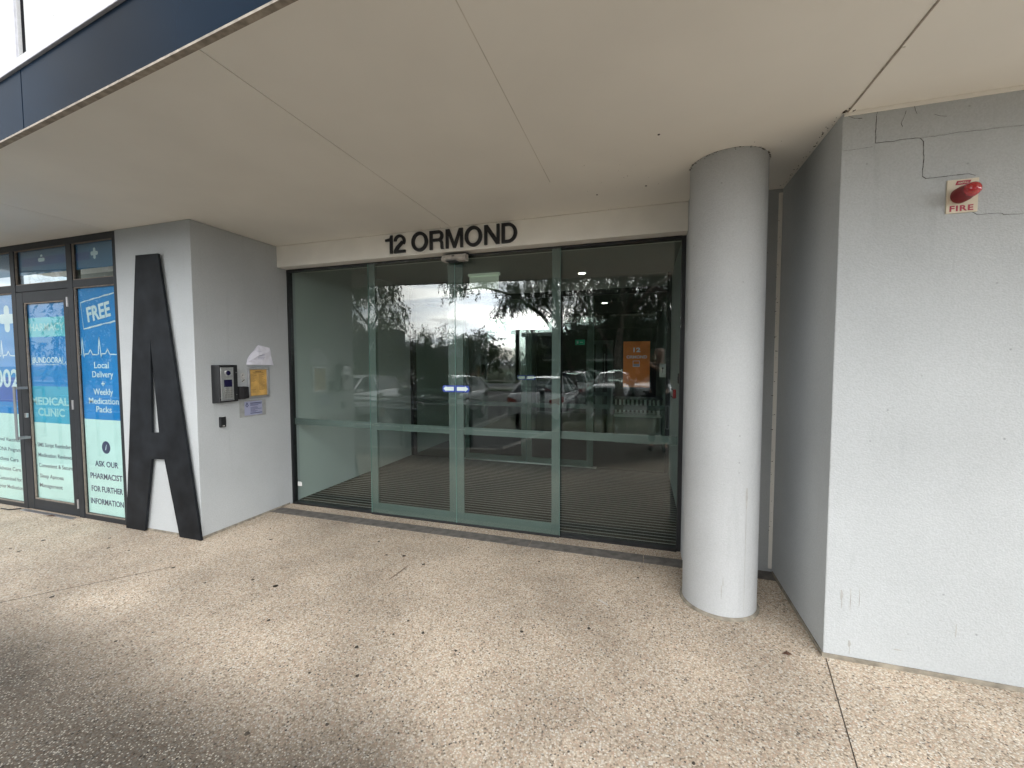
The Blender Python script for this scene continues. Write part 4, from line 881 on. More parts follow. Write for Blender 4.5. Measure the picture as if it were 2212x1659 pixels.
MB().box(-5.995, -5.965, 2.512, 2.5315, .955, 1.0).build('lock', M['steel'], dr, bevel=.003)
for z_ in (2.09, 1.105, .135):
    MB().cyl((-5.240, 2.528, z_-.045), (-5.240, 2.528, z_+.045), .009, n=10).build('hinge', M['silver'], dr)
th_ = MB(); th_.box(-6.07, -5.24, 2.47, 2.51, 0, .006).build('threshold', M['silver'], dr)
# dim interior of the shop
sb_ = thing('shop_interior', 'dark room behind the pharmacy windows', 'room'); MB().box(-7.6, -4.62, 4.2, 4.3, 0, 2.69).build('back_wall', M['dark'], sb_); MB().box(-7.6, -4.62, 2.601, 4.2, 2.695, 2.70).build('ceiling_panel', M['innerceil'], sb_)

# small litter
bt = MB(); bt.cyl((-.25, 2.60, .006), (-.19, 2.56, .006), .0045, n=10); o = bt.build('cigarette_butt', M['offwhite']); tag(o, 'pale cigarette butt lying on the aggregate in front of the column', 'litter')
bt = MB(); bt.tube([(-1.66, 2.42, .006), (-1.65, 2.47, .008), (-1.64, 2.55, .010), (-1.645, 2.62, .006)], [.002, .0032, .003, .0015], 6); o = bt.build('twig', M['twig']); tag(o, 'thin grey twig on the pavement in front of the sliding doors', 'twig')
bt = MB(); bt.add([(.70, 2.39, .004), (.725, 2.378, .012), (.752, 2.40, .003), (.727, 2.412, .010)], [(0, 1, 3), (1, 2, 3)]); o = bt.build('dead_leaf', M['deadleaf']); o.modifiers.new('t', 'SOLIDIFY').thickness = .0006; tag(o, 'curled brown leaf on the pavement beside the round column', 'leaf')
bt = MB(); bt.add([(-5.62, 2.455, .004), (-5.56, 2.44, .018), (-5.47, 2.475, .004), (-5.55, 2.475, .012)], [(0, 1, 3), (1, 2, 3)]); o = bt.build('dead_leaf', M['deadleaf']); o.modifiers.new('t', 'SOLIDIFY').thickness = .0006; tag(o, 'reddish dead leaf under the pharmacy door', 'leaf')
bt = MB(); bt.tube([(-6.10, 2.49, .012), (-6.14, 2.46, .010), (-6.19, 2.435, .008), (-6.24, 2.44, .008), (-6.30, 2.43, .012)], [.006]*5, 6); o = bt.build('rubber_strip', M['black']); tag(o, 'short black rubber strip at the foot of the pharmacy door', 'strip')


# ================================================================== forecourt, car park and street behind the camera
bd = MB(); bd.box(-1.75, 7, -3.3, -2.04, -.5, -.03); structure(bd.build('garden_bed', M['mulch']))
kb2 = MB(); kb2.box(-1.9, 7, -3.42, -3.305, -.5, .0); kb2.box(-1.9, -1.76, -3.30, -2.04, -.5, .0); structure(kb2.build('kerb', M['kerb']))
ln = MB(); z_ = ZA+.004
for x in (-14.6, -11.4, -8.05, -4.85, -1.75, 1.4): ln.box(x-.05, x+.05, -9.8, -3.9, ZA, z_)
for x in (-8.2, -5.4, -2.3, -.5, 1.6, 4.4): ln.box(x-.05, x+.05, -18.2, -13.2, ZA, z_)
ln.box(-15, 2, -3.95, -3.85, ZA, z_)
structure(ln.build('parking_lines', M['line']))
fpth = MB(); fpth.box(-70, 60, -22.6, -20.9, ZA-.1, ZA+.10); fpth.box(-70, 60, -33.5, -32.0, ZA-.1, ZA+.12); structure(fpth.build('footpath', M['kerb']))
lw = MB(); lw.box(-70, 60, -32.0, -30.6, ZA-.1, ZA+.09); lw.box(-160, 160, -120, -33.51, ZA-.1, ZA+.08); lw.box(-70, 60, -20.89, -19.6, ZA-.1, ZA+.08); structure(lw.build('lawn', M['lawn']))
isl = MB(); isl.prism([(-14.5+1.5*math.cos(t), -10.9+.8*math.sin(t)) for t in [2*math.pi*k/24 for k in range(24)]], ZA, ZA+.12); structure(isl.build('traffic_island', M['kerb']))

# grass tufts in the bed
def tufts():
    b = MB()
    for _ in range(70):
        cx, cy = random.uniform(-1.6, 6.5), random.uniform(-3.2, -2.15)
        if _ < 34: cx = random.uniform(-1.7, .6)
        hh = random.uniform(.22, .5)
        for k in range(26):
            a = random.uniform(0, 6.28); sp_ = random.uniform(.05, .9)*hh; x, y = cx+random.uniform(-.05, .05), cy+random.uniform(-.05, .05)
            dx, dy = math.cos(a), math.sin(a); w = .004; px, py = -dy*w, dx*w
            m1 = (x+dx*sp_*.45, y+dy*sp_*.45, -.03+hh*.75); t1 = (x+dx*sp_, y+dy*sp_, -.03+hh*random.uniform(.55, 1))
            b.add([(x-px, y-py, -.03), (x+px, y+py, -.03), (m1[0]+px, m1[1]+py, m1[2]), (m1[0]-px, m1[1]-py, m1[2]), t1], [(0, 1, 2, 3), (3, 2, 4)])
    return b.build('grass', M['grassm'], kind='stuff')
tufts()

# ---------------------------------------------------------------- trees
def add_leaf(b, p, d, l, w):
    d = d.normalized(); s_ = d.cross(Vector((random.gauss(0, 1), random.gauss(0, 1), random.gauss(0, 1))))
    if s_.length < 1e-4: s_ = d.orthogonal()
    s_.normalize(); q = p+d*l*.45
    o = len(b.v); b.v += [tuple(p), tuple(q+s_*w), tuple(p+d*l), tuple(q-s_*w)]; b.f.append((o, o+1, o+2, o+3)); b.m.append(0)
def strand(b, p, length, n, l, w, droop, spread):
    d = Vector((random.gauss(0, 1), random.gauss(0, 1), random.gauss(-.2, .6))).normalized(); q = p.copy()
    for k in range(n):
        d = (d+Vector((0, 0, -droop))+Vector((random.gauss(0, .15), random.gauss(0, .15), 0))).normalized(); q = q+d*(length/n)
        for _ in range(2):
            ld = (d*(1-spread)+Vector((random.gauss(0, 1), random.gauss(0, 1), random.gauss(-droop*2.2, .7)))*spread)
            add_leaf(b, q, ld, l*random.uniform(.6, 1.25), w*random.uniform(.7, 1.2))
def make_tree(name, label, base, trunk_r, trunk_pts, limbs, clumps, leafm, barkm, strands=9, slen=.6, sn=7, l=.11, w=.012, droop=.35, spread=.6, sig=.30, group=None, cat='tree'):
    t = thing(name, label, cat, base, group=group)
    tb = MB(); n = len(trunk_pts); tb.tube(trunk_pts, [trunk_r*(1-.75*k/(n-1)) for k in range(n)], 10)
    for pts, r0 in limbs:
        m = len(pts); tb.tube(pts, [r0*(1-.8*k/max(1, m-1)) for k in range(m)], 6)
    # twigs from limbs to clumps
    ends = [Vector(p) for pts, r0 in limbs for p in pts[1:]]+[Vector(trunk_pts[-1])]
    lf = MB()
    for c, s_ in clumps:
        c = Vector(c); e = min(ends, key=lambda q: (q-c).length); m_ = (e+c)/2+Vector((0, 0, .12))
        tb.tube([e, m_, c], [.018, .011, .004], 5)
        for _ in range(int(strands*s_)):
            strand(lf, c+Vector((random.gauss(0, sig*s_), random.gauss(0, sig*s_), random.gauss(0, sig*.7*s_))), slen*random.uniform(.6, 1.2), sn, l, w, droop, spread)
    tb.build('trunk', barkm, t, smooth=True); lf.build('crown', leafm, t); return t
rnd = random.uniform
# spreading gum in the car park, long drooping branches to the left
base = Vector((-2.9, -11, ZA))
tp = [(0, 0, 0), (.05, 0, .9), (-.05, .1, 1.7), (-.35, .2, 2.6), (-.6, .25, 3.6), (-.7, .3, 5.0), (-.6, .2, 6.4)]
limbs = [([(-.35, .2, 2.6), (-1.2, .6, 3.9), (-2.4, .8, 4.8), (-3.8, 1.0, 5.2), (-5.2, 1.3, 5.0)], .10), ([(-.05, .1, 1.7), (.6, .2, 2.8), (1.2, .1, 4.2), (1.7, 0, 5.2)], .10), ([(.6, .2, 2.8), (1.8, .3, 3.7), (3.0, .4, 4.4), (4.0, .5, 4.6)], .07), ([(-.6, .25, 3.6), (-1.6, -.6, 5.0), (-2.2, -1.2, 6.3)], .07), ([(-.7, .3, 5.0), (.6, -.4, 6.0), (1.4, -.9, 6.7)], .06), ([(-.35, .2, 2.6), (.1, .9, 3.6), (.4, 1.5, 4.6)], .06)]
cl = []
for k in range(22): x = -rnd(.6, 5.4); cl.append(((x, 1+rnd(-.4, .4), 5.35+rnd(-.25, .7)-.55*(x > -3.4)), rnd(.5, .9)))
for k in range(5): cl.append(((rnd(-3.3, -2.3), 1+rnd(-.3, .3), rnd(3.7, 4.5)), rnd(.5, .7)))
for k in range(120): cl.append(((rnd(-1.1, 4.8), rnd(-1.5, 1.7), rnd(3.0, 7.0)), rnd(.9, 1.4)))
for k in range(22): cl.append(((rnd(.2, 4.4), rnd(.2, 1.4), rnd(2.3, 3.6)), rnd(.7, 1.1)))
for k in range(14): cl.append(((rnd(-3, .4), rnd(-1.6, .6), rnd(5.0, 7.4)), rnd(.9, 1.3)))
make_tree('gum_tree', 'spreading gum tree in the car park with long drooping leafy branches', base, .17, tp, limbs, cl, M['leaf'], M['bark'], strands=20, slen=.5, l=.16, w=.021, droop=.38, spread=.62)
# pale barked tree nearer the building, right
base = Vector((-.66, -5.2, ZA))
tp = [(0, 0, 0), (.02, .02, 1), (-.05, 0, 2.0), (.05, .05, 3.1), (.1, 0, 4.4), (.0, 0, 6.0)]
limbs = [([(-.05, 0, 2.0), (-.8, -.2, 3.2), (-1.5, -.3, 4.4)], .07), ([(.05, .05, 3.1), (.9, .1, 4.0), (1.8, .1, 4.5), (2.6, .2, 4.6)], .07), ([(.1, 0, 4.4), (.8, -.6, 5.4)], .05), ([(.05, .05, 3.1), (.5, .3, 4.2), (1.0, .8, 5.0)], .05)]
cl = [((rnd(-.6, 2.6), rnd(-1.0, .8), rnd(3.5, 6.6)), rnd(.9, 1.3)) for k in range(40)]+[((rnd(.45, 1.9), rnd(-.5, .5), rnd(1.9, 3.6)), rnd(.8, 1.1)) for k in range(12)]
make_tree('paperbark_tree', 'pale barked tree with hanging leaves reflected behind the orange poster', base, .15, tp, limbs, cl, M['leaf2'], M['barkpale'], strands=18, slen=.6, l=.15, w=.020, droop=.5, spread=.55)
# drooping willow-like trees to the left
def weeping(x, y, h, r, label, lm='leaf3', n=46, lo=.9):
    tp = [(0, 0, 0), (.05, .02, h*.25), (-.05, 0, h*.5), (.03, 0, h*.75), (0, 0, h*.95)]
    limbs = [([(-.05, 0, h*.5), (r*.5, .1, h*.7), (r*.85, 0, h*.78)], .05), ([(.03, 0, h*.6), (-r*.5, .2, h*.75), (-r*.8, .1, h*.8)], .05), ([(0, 0, h*.45), (.1, r*.5, h*.6), (.1, r*.8, h*.62)], .04), ([(0, 0, h*.45), (.1, -r*.5, h*.6)], .04)]
    cl = []
    for k in range(n):
        a = rnd(0, 6.28); z = rnd(lo, h); rr = r*math.sqrt(rnd(.05, 1))*(1-.35*abs(z/h-.55)/.55); cl.append(((rr*math.cos(a), rr*math.sin(a), z), rnd(.8, 1.2)))
    return make_tree('weeping_tree', label, (x, y, ZA), .11, tp, limbs, cl, M[lm], M['bark'], strands=20, slen=.6, l=.15, w=.022, droop=.5, spread=.55)
weeping(-10.35, -7.0, 5.6, 1.25, 'weeping tree beyond the handrails, nearest the left reflection edge', n=60)
weeping(-17.5, -4.5, 5.6, 1.7, 'tall weeping tree opposite the pharmacy windows', n=50, lo=1.8)
weeping(-23.5, -8.5, 6.4, 2.2, 'wide weeping tree farther along the street left of the car park', 'leaf2', n=56, lo=1.6)
# spiky shrub
cl = []
for k in range(46):
    a = rnd(0, 6.28); z = rnd(.1, 2.75); rr = 1.0*math.sqrt(rnd(0, 1))*(1.05-.28*z); cl.append(((rr*math.cos(a), rr*math.sin(a), z), rnd(.7, 1.0)))
make_tree('spiky_shrub', 'dense spiky shrub in front of the parked silver car', (-5.75, -2.35+.0-1.0, ZA), .05, [(0, 0, 0), (.05, 0, .8), (0, .05, 1.8), (0, 0, 2.6)], [([(.05, 0, .6), (.5, .1, 1.6), (.7, 0, 2.3)], .03), ([(.05, 0, .6), (-.5, .1, 1.5), (-.75, 0, 2.2)], .03)], cl, M['leaf3'], M['bark'], strands=20, slen=.34, sn=8, l=.11, w=.010, droop=-.25, spread=.75, sig=.22, cat='shrub')
# street trees far off
def far_tree(x, y, h, r, lm, label, n=26):
    cl = []
    for k in range(n):
        a = rnd(0, 6.28); z = rnd(h*.28, h*.97); rr = r*math.sqrt(rnd(.02, 1))*math.sqrt(max(.08, 1-((z/h-.6)/.46)**2)); cl.append(((rr*math.cos(a), rr*math.sin(a), z), rnd(.9, 1.3)))
    return make_tree('street_tree', label, (x, y, ZA), .12, [(0, 0, 0), (.1, 0, h*.4), (0, 0, h*.8)], [([(.1, 0, h*.4), (r*.6, 0, h*.6)], .05), ([(.1, 0, h*.4), (-r*.6, .2, h*.6)], .05)], cl, M[lm], M['bark'], strands=14, slen=1.0, sn=6, l=.32, w=.07, droop=.1, spread=.8, sig=.42, group='trees along the far side of the street')
far = [(-34.5, -37, 3.6, 1.5, 'leaf2', 'bushy street tree left of the white gabled house'), (-28, -36, 4.3, 1.1, 'leaf', 'narrow upright street tree beside the meter cabinet'), (-24.6, -37, 3.4, 1.6, 'leaf2', 'low round street tree right of the meter cabinet'), (-20.5, -39, 5.0, 2.2, 'leaf3', 'olive street tree left of the dark office block'), (-17, -37, 5.4, 2.1, 'leaf2', 'dark street tree at the corner of the dark office block'), (-12.2, -38, 4.0, 1.6, 'leaf', 'small street tree before the left part of the office block'), (-7.5, -39, 4.8, 1.9, 'leaf2', 'street tree before the middle of the office block'), (-1.5, -38, 6.2, 2.6, 'leaf2', 'broad street tree before the right part of the office block'), (5, -36, 6.5, 2.8, 'leaf', 'broad street tree at the right end of the row'), (-42, -38, 6, 2.6, 'leaf', 'broad street tree at the left end of the row')]
for f_ in far: far_tree(*f_)

# ---------------------------------------------------------------- buildings across the street
ob = thing('office_block', 'dark two storey office block with white roof fascia across the street', 'building', (0, 0, 0))
MB().box(-16, 14, -58, -45, ZA, 5.25).build('wall', M['bdark'], ob)
MB().box(-16.4, 14.4, -58.4, -44.4, 5.26, 5.75).build('roof_fascia', M['bwhite'], ob)
MB().box(-10, 10, -56, -48, 5.76, 6.9).build('plant_screen', M['bgrey'], ob)
MB().box(-12, 13, -44.95, -43.6, 1.75, 2.0).build('awning', M['bwhite'], ob)
for k in range(9): MB().box(-14.8+k*3.2, -12.6+k*3.2, -44.99, -44.9, 2.7, 4.3).build('window', M['win'], ob)
for k in (1, 4, 6): MB().box(-14.2+k*3.2+2.0, -13.8+k*3.2+2.0, -44.98, -44.85, 2.05, 4.7).build('pier', M['bwhite'], ob)
wb = thing('apartment_block', 'pale three storey block with a dark side wall at the left across the street', 'building')
MB().box(-42, -31.6, -43, -40, ZA, 5.8).build('wall', M['bwhite'], wb); MB().box(-31.58, -31.1, -43, -40.3, ZA, 5.9).build('side_wall', M['bdark'], wb)
for k in range(4):
    for z in (.6, 3.2): MB().box(-41.2+k*2.5, -39.8+k*2.5, -39.99, -39.9, z, z+1.5).build('window', M['win'], wb)
hs = thing('gabled_house', 'white gabled house with a grey roof between the street trees', 'house', (-36.3, -54, ZA))
b = MB(); b.prism([(-2.4, 0), (2.4, 0), (2.4, 3.4), (0, 5.0), (-2.4, 3.4)], -4, 4, 'y'); b.build('wall', M['bwhite'], hs)
b = MB(); b.prism([(-2.8, 3.25), (0, 5.12), (2.8, 3.25), (2.8, 3.45), (0, 5.35), (-2.8, 3.45)], -4.3, 4.3, 'y'); b.build('roof', M['roof'], hs)
for x in (-1.5, .3): MB().box(x, x+.9, 4.001, 4.06, 1.2, 2.8).build('window', M['win'], hs)
bh = thing('brick_house', 'low red brick house with a grey roof right of the gabled house', 'house', (-29, -52, ZA))
MB().box(-4, 5, -4, 3, 0, 2.6).build('wall', M['brick'], bh); b = MB(); b.add([(-4.5,-4.5,2.6),(5.5,-4.5,2.6),(5.5,3.5,2.6),(-4.5,3.5,2.6),(-2,-.5,4.6),(3,-.5,4.6)], [(0,3,2,1),(0,1,5,4),(2,3,4,5),(1,2,5),(3,0,4)]); b.build('roof', M['roof'], bh)
for x in (-3, 0, 3): MB().box(x, x+1.2, 3.001, 3.06, .9, 2.0).build('window', M['win'], bh)
mc = thing('meter_cabinet', 'white electricity cabinet on the verge across the street', 'cabinet', (-24.7, -33.6, ZA+.08))
MB().box(-.42, .42, -.25, .25, .15, 1.15).build('case', M['white'], mc, bevel=.02); MB().box(-.45, .45, -.28, .28, 0, .15).build('plinth', M['kerb'], mc); MB().box(-.006, .006, .251, .258, .18, 1.12).build('door_gap', M['grime'], mc)

# ---------------------------------------------------------------- handrails, bollard sign
def handrail(label, xa, xb, y, z, zb=ZA):
    t = thing('handrail', label, 'handrail', (xb, y, zb)); L_ = xb-xa; h = z-zb
    b = MB()
    b.tube([(-L_, 0, h), (-.12, 0, h), (-.04, 0, h-.012), (0, 0, h-.06), (-.04, 0, h-.108), (-.12, 0, h-.12), (-L_, 0, h-.12)], .019, 10); b.build('rail', M['steel'], t, smooth=True)
    for k in range(6): MB().box(-.30-k*1.5-.028, -.30-k*1.5+.028, -.012, .012, 0, h-.14).build('post', M['charcoal'], t)
    MB().box(-.36, -.24, -.05, .05, 0, h-.18).build('end_post', M['charcoal'], t, bevel=.004); return t
handrail('steel handrail on dark posts beside the pavement edge, nearer the doors', -12, -3.66, .5, .812)
handrail('steel handrail on dark posts, the farther one above the car park', -12, -2.9, -.42, .812)
bsn = thing('bollard_sign', 'slim grey post with two small pale plates beside the handrails', 'sign', (-5.5, -.9, ZA))
MB().box(-.03, .03, -.03, .03, 0, 1.25).build('post', M['bgrey'], bsn); MB().box(-.09, .03, .031, .04, 1.0, 1.22).build('plate', M['cream'], bsn); MB().box(-.10, .09, .031, .04, .74, .90).build('plate', M['cream'], bsn)
bol = thing('bollard', 'dark round bollard at the pavement edge behind the white sedan', 'bollard', (-2.15, -2.1, ZA)); bb = MB(); bb.cyl((0, 0, 0), (0, 0, 1.3), .055, n=16); bb.build('post', M['charcoal'], bol, smooth=False); MB().cyl((0, 0, 1.301), (0, 0, 1.33), .058, .04, 16).build('cap', M['steel'], bol)
lpst = thing('litter_bin', 'dark green litter bin beside the garden bed', 'bin', (-1.35, -7.9, ZA)); MB().prism([(-.26, 0), (.26, 0), (.32, .95), (-.32, .95)], -.28, .28, 'y').build('body', M['green'], lpst, bevel=.02); MB().prism([(-.34, .955), (.34, .955), (.30, 1.05), (-.30, 1.05)], -.31, .31, 'y').build('lid', M['green'], lpst, bevel=.02)

# ---------------------------------------------------------------- cars
def make_car(label, loc, rz, paint, kind='sedan'):
    t = thing('parked_car', label, 'car', loc, rz, group='cars in the car park')
    # stations: x, half width, deck height ; x forward
    if kind == 'sedan': dk = [(-2.32, .70, .62, .40), (-2.22, .80, .90, .26), (-1.95, .86, .98, .20), (-1.45, .89, .99, .18), (-.4, .90, .96, .18), (.8, .90, .95, .18), (1.25, .89, .93, .18), (1.75, .86, .86, .20), (2.15, .78, .76, .24), (2.30, .62, .60, .32)]
    else: dk = [(-2.05, .72, .62, .42), (-2.0, .80, .95, .26), (-1.8, .86, 1.0, .20), (-1.3, .88, 1.0, .18), (-.3, .89, .98, .18), (.8, .89, .96, .18), (1.15, .88, .95, .18), (1.55, .85, .90, .20), (1.9, .77, .78, .24), (2.05, .60, .60, .32)]
    b = MB(); rows = []
    for x, w, z, zb in dk:
        half = [(x, w*.80, zb), (x, w*.97, zb+.06), (x, w, zb+(z-zb)*.45), (x, w*.985, z-.07), (x, w*.91, z-.01), (x, w*.55, z+.022), (x, 0, z+.035)]
        rows.append(half+[(x, -p[1], p[2]) for p in half[-2::-1]])
    b.grid(rows); b.f.append(tuple(range(13))); b.m.append(0); m = len(rows)*13; b.f.append(tuple(range(m-13, m))[::-1]); b.m.append(0)
    # close underside
    body = b.build('body', paint, t, smooth=True, bevel=0)
    # greenhouse
    if kind == 'sedan': st = [(-1.80, .80, .98), (-1.05, .64, 1.40), (-.5, .62, 1.45), (.15, .62, 1.44), (.45, .63, 1.38), (1.22, .80, .955)]
    else: st = [(-1.98, .80, 1.0), (-1.62, .64, 1.42), (-.6, .63, 1.49), (.1, .63, 1.47), (.4, .64, 1.41), (1.12, .80, .97)]
    xb0, xf0 = st[0][0], st[-1][0]
    gl = MB(); rf = MB()
    L_ = [(xb0, .83, .965), (xf0, .83, .95)]
    topc = st[1:-1]
    # side glass, one piece per side
    for s_ in (1, -1):
        low = [(x, s_*.845, .955) for x in (xb0+.03, xf0-.03)]
        vs = [(xb0+.03, s_*.83, .955)]+[(x, s_*w, z-.03) for x, w, z in topc]+[(xf0-.03, s_*.83, .945)]
        gl.add(vs, [tuple(range(len(vs)))])
    gl.add([(xb0, -.80, .97), (xb0, .80, .97), (topc[0][0], topc[0][1], topc[0][2]-.02), (topc[0][0], -topc[0][1], topc[0][2]-.02)], [(0, 1, 2, 3)])
    gl.add([(xf0, -.80, .95), (xf0, .80, .95), (topc[-1][0], topc[-1][1], topc[-1][2]-.02), (topc[-1][0], -topc[-1][1], topc[-1][2]-.02)], [(0, 3, 2, 1)])
    gl.build('windows', M['carglass'], t)
    rows = [[(x, s_*w, z+dz) for s_, dz in ((-1, -.025), (-.85, .0), (-.4, .02), (0, .025), (.4, .02), (.85, 0), (1, -.025))] for x, w, z in topc]
    rf.grid(rows)
    for s_ in (1, -1):   # pillars
        rf.tube([(xb0, s_*.81, .96), (topc[0][0], s_*(topc[0][1]+.0), topc[0][2]-.03)], .045, 6); rf.tube([(xf0, s_*.81, .94), (topc[-1][0], s_*topc[-1][1], topc[-1][2]-.03)], .035, 6)
        rf.tube([(-.35, s_*.84, .95), (-.40, s_*.635, 1.42)], .035, 6)
    ro = rf.build('roof', paint, t, smooth=True)
    wb_ = (1.36, -1.30) if kind == 'sedan' else (1.25, -1.25)
    for x in wb_:
        for s_ in (1, -1):
            w = MB(); w.cyl((x, s_*.70, .315), (x, s_*.905, .315), .315, n=26); wo = w.build('wheel', M['tyre'], t, bevel=.02)
            h = MB(); h.cyl((x, s_*.906, .315), (x, s_*.909, .315), .20, n=24)
            for k in range(5):
                a = k*1.2566; h.tube([(x, s_*.915, .315), (x+.2*math.cos(a), s_*.915, .315+.2*math.sin(a))], .022, 5)
            h.build('rim', M['rim'], wo)
            a_ = MB(); rws = [[(x+r_*math.cos(q), s_*y_, .315+r_*math.sin(q)) for r_, y_ in ((.37, .893), (.33, .902))] for q in [math.pi*k/14 for k in range(-1, 16)]]; a_.grid(rws); a_.build('wheel_arch', M['tyre'], t)
    xe, xf_ = dk[0][0], dk[-1][0]
    for s_ in (1, -1):
        q = MB(); q.add([(xe+.02, s_*.50, .82), (xe+.02, s_*.50, .70), (xe+.06, s_*.80, .68), (xe+.30, s_*.875, .76), (xe+.30, s_*.87, .90), (xe+.10, s_*.79, .88), (xe+.30, s_*.70, .80)], [(0, 1, 2, 5), (2, 3, 4, 5), (0, 5, 6), (5, 4, 6), (0, 6, 1), (1, 6, 3, 2)]); q.build('tail_light', M['tail'], t)
        q = MB(); q.add([(xf_-.02, s_*.46, .66), (xf_-.02, s_*.46, .57), (xf_-.10, s_*.76, .58), (xf_-.45, s_*.865, .70), (xf_-.42, s_*.855, .78), (xf_-.12, s_*.74, .70), (xf_-.45, s_*.6, .62)], [(0, 1, 2, 5), (2, 3, 4, 5), (0, 5, 6), (5, 4, 6), (0, 6, 1), (1, 6, 3, 2)]); q.build('headlight', M['head'], t)
        q = MB(); q.box(.82, 1.0, *(sorted((s_*.90, s_*1.05))), .95, 1.08); q.build('mirror', paint, t, bevel=.03)
    MB().box(xe-.012, xe+.02, -.26, .26, .60, .71).build('number_plate', M['plate'], t); MB().box(xf_-.02, xf_+.012, -.20, .20, .42, .52).build('number_plate', M['plate'], t)
    q = MB(); q.box(xf_-.06, xf_+.004, -.42, .42, .53, .60); q.box(xf_-.08, xf_+.002, -.5, .5, .33, .40); q.build('grille', M['tyre'], t)
    return t
make_car('white hatchback behind the handrails, its rear wheel near the left glass', (-9.65, -5.1, ZA), R(90), M['carwhite'], 'hatch')
make_car('silver hatchback half hidden by the spiky shrub', (-6.25, -5.3, ZA), R(91), M['carsilver'], 'hatch')
make_car('white sedan backed in with its red tail light toward the doors', (-3.15, -7.2, ZA), R(-91), M['carwhite'])
make_car('white hatchback parked in the second row, tail toward the doors', (-3.4, -15.1, ZA), R(-90), M['carwhite'], 'hatch')
make_car('silver sedan in the second row facing the doors', (-1.45, -14.6, ZA), R(90), M['carsilver'])
make_car('white sedan in the second row, front seen below the poster', (.42, -15.4, ZA), R(90), M['carwhite'])
make_car('dark charcoal sedan parked opposite the pharmacy', (-13.0, -5.2, ZA), R(90), M['cardark'])
make_car('dark charcoal hatchback at the right end of the car park', (3.0, -5.6, ZA), R(90), M['cardark'], 'hatch')

# ---------------------------------------------------------------- the person taking the picture
def skin_mesh(name, joints, edges, m_, parent, root=0, sub=2):
    me = bpy.data.meshes.new(name); me.from_pydata([j[0] for j in joints], edges, []); o = bpy.data.objects.new(name, me); COL.objects.link(o); o.parent = parent
    sk_ = o.modifiers.new('skin', 'SKIN'); sk_.use_smooth_shade = True
    lay = me.skin_vertices[0] if me.skin_vertices else None
    if lay is None:
        bm = bmesh.new(); bm.from_mesh(me); bm.verts.layers.skin.verify(); bm.to_mesh(me); bm.free(); lay = me.skin_vertices[0]
    for i_, j in enumerate(joints):
        r_ = j[1]; lay.data[i_].radius = (r_, r_) if not isinstance(r_, tuple) else r_; lay.data[i_].use_root = (i_ == root)
    sb2 = o.modifiers.new('sub', 'SUBSURF'); sb2.levels = sub; sb2.render_levels = sub
    me.materials.append(m_); return o
pr_ = thing('person', 'person in a black jacket holding a phone up with both hands', 'person', (.26, -.50, 0), R(8))
# local frame: facing +y ; phone at about (-.26,+.44,1.5) local
J = [((0, 0, .96), .15), ((0, -.01, 1.12), .135), ((0, -.01, 1.32), .16), ((0, -.01, 1.44), .10), ((0, .0, 1.52), .055), ((0, .02, 1.60), .075), ((0, .025, 1.68), .095), ((0, .01, 1.75), .07),
     ((.10, 0, .90), .10), ((.11, .02, .50), .062), ((.11, -.01, .10), .042), ((.11, .10, .04), .04), ((.12, .16, .03), .03),
     ((-.10, 0, .90), .10), ((-.11, .02, .50), .062), ((-.11, -.01, .10), .042), ((-.11, .10, .04), .04), ((-.12, .16, .03), .03),
     ((.18, -.01, 1.42), .065), ((.25, .10, 1.24), .045), ((.02, .30, 1.40), .036), ((-.10, .36, 1.47), .026),
     ((-.18, -.01, 1.42), .065), ((-.30, .08, 1.22), .045), ((-.32, .30, 1.36), .036), ((-.33, .38, 1.44), .026)]
Ed = [(0, 1), (1, 2), (2, 3), (3, 4), (4, 5), (5, 6), (6, 7), (0, 8), (8, 9), (9, 10), (10, 11), (11, 12), (0, 13), (13, 14), (14, 15), (15, 16), (16, 17), (3, 18), (18, 19), (19, 20), (20, 21), (3, 22), (22, 23), (23, 24), (24, 25)]
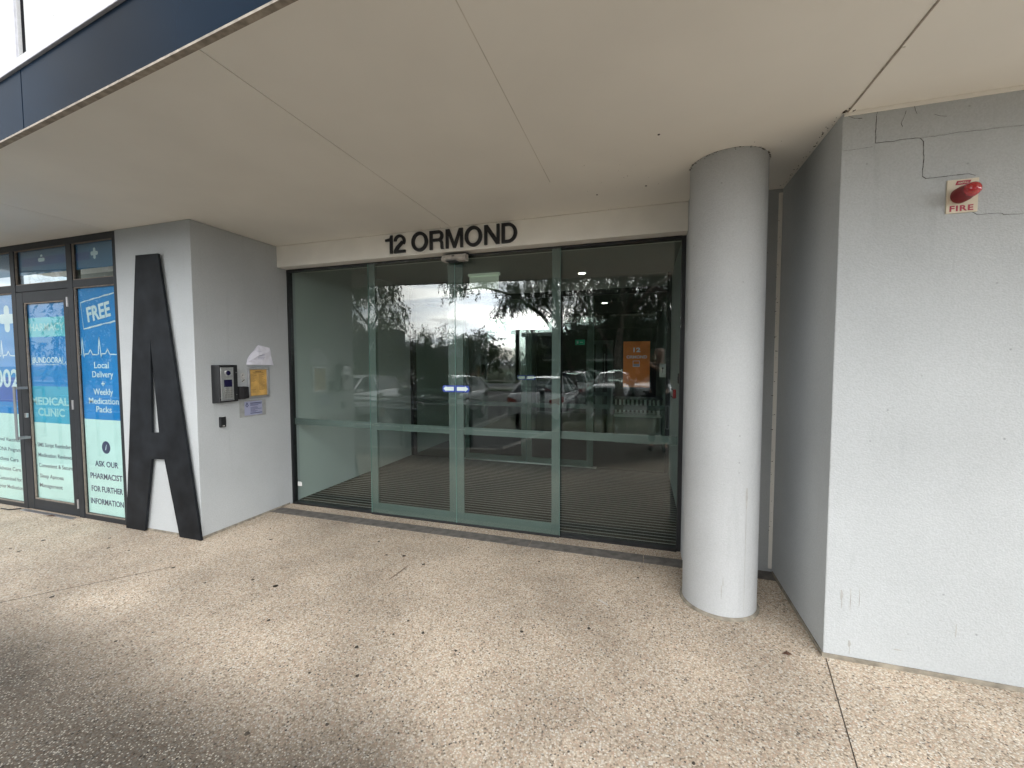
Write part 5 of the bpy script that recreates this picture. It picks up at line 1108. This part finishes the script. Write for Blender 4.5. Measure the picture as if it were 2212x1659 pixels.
# palms and fingers, curled around the phone edges
def hand(w, sx):
    i0 = len(J); px, py, pz = J[w][0]
    J.append(((px-sx*.01, py+.035, pz+.035), .022)); Ed.append((w, i0))
    for k in range(4):
        a = len(J); zz = pz+.015+k*.017; l_ = (.030, .036, .034, .026)[k]
        J.append(((px-sx*.012, py+.070, zz+.01), .009)); J.append(((px-sx*(.012+l_*.7), py+.078+.004*k, zz+.012), .008)); J.append(((px-sx*(.012+l_*1.3), py+.070, zz+.014), .007))
        Ed.extend([(i0, a), (a, a+1), (a+1, a+2)])
    a = len(J); J.append(((px+sx*-.02, py+.025, pz+.065), .010)); J.append(((px-sx*.042, py+.035, pz+.08), .008)); Ed.extend([(i0, a), (a, a+1)])
hand(21, 1); hand(25, -1)
bdy = skin_mesh('body', J, Ed, M['skin'], pr_)
fc = MB()
for s_ in (-1, 1): fc.cyl((s_*.032, .112, 1.69), (s_*.032, .119, 1.69), .010, .006, 10)
fc.build('eyes', M['hair'], pr_); MB().prism([(.105, 1.645), (.142, 1.645), (.118, 1.69)], -.010, .010, 'x').build('nose', M['skin'], pr_, bevel=.004); MB().box(-.024, .024, .104, .116, 1.612, 1.620).build('mouth', M['redprint'], pr_)
skin_mesh('hair', [((0, -.01, 1.74), .105), ((0, -.03, 1.70), .105), ((0, -.05, 1.60), .08), ((0, -.05, 1.50), .06)], [(0, 1), (1, 2), (2, 3)], M['hair'], pr_)
cj = [((0, 0, .82), .18), ((0, -.01, 1.12), .155), ((0, -.01, 1.32), .18), ((0, -.01, 1.44), .135), ((0, 0, 1.53), .078), ((.18, -.01, 1.42), .08), ((.25, .10, 1.24), .06), ((.04, .285, 1.385), .048), ((-.18, -.01, 1.42), .08), ((-.30, .08, 1.22), .06), ((-.32, .28, 1.35), .048)]
skin_mesh('jacket', cj, [(0, 1), (1, 2), (2, 3), (3, 4), (3, 5), (5, 6), (6, 7), (3, 8), (8, 9), (9, 10)], M['cloth'], pr_)
skin_mesh('trousers', [((0, 0, .93), .16), ((.10, 0, .88), .115), ((.11, .02, .50), .082), ((.11, -.01, .12), .065), ((-.10, 0, .88), .115), ((-.11, .02, .50), .082), ((-.11, -.01, .12), .065)], [(0, 1), (1, 2), (2, 3), (0, 4), (4, 5), (5, 6)], M['cloth2'], pr_)
for s_ in (1, -1): skin_mesh('shoe', [((s_*.11, -.03, .05), .05), ((s_*.11, .08, .045), .045), ((s_*.12, .18, .035), .035)], [(0, 1), (1, 2)], M['shoe'], pr_)
ph = MB(); ph.box(-.075, .075, -.045, -.036, 1.462, 1.538); po_ = ph.build('phone', M['phone'], None, bevel=.003); tag(po_, 'dark phone held up sideways by the person', 'phone')
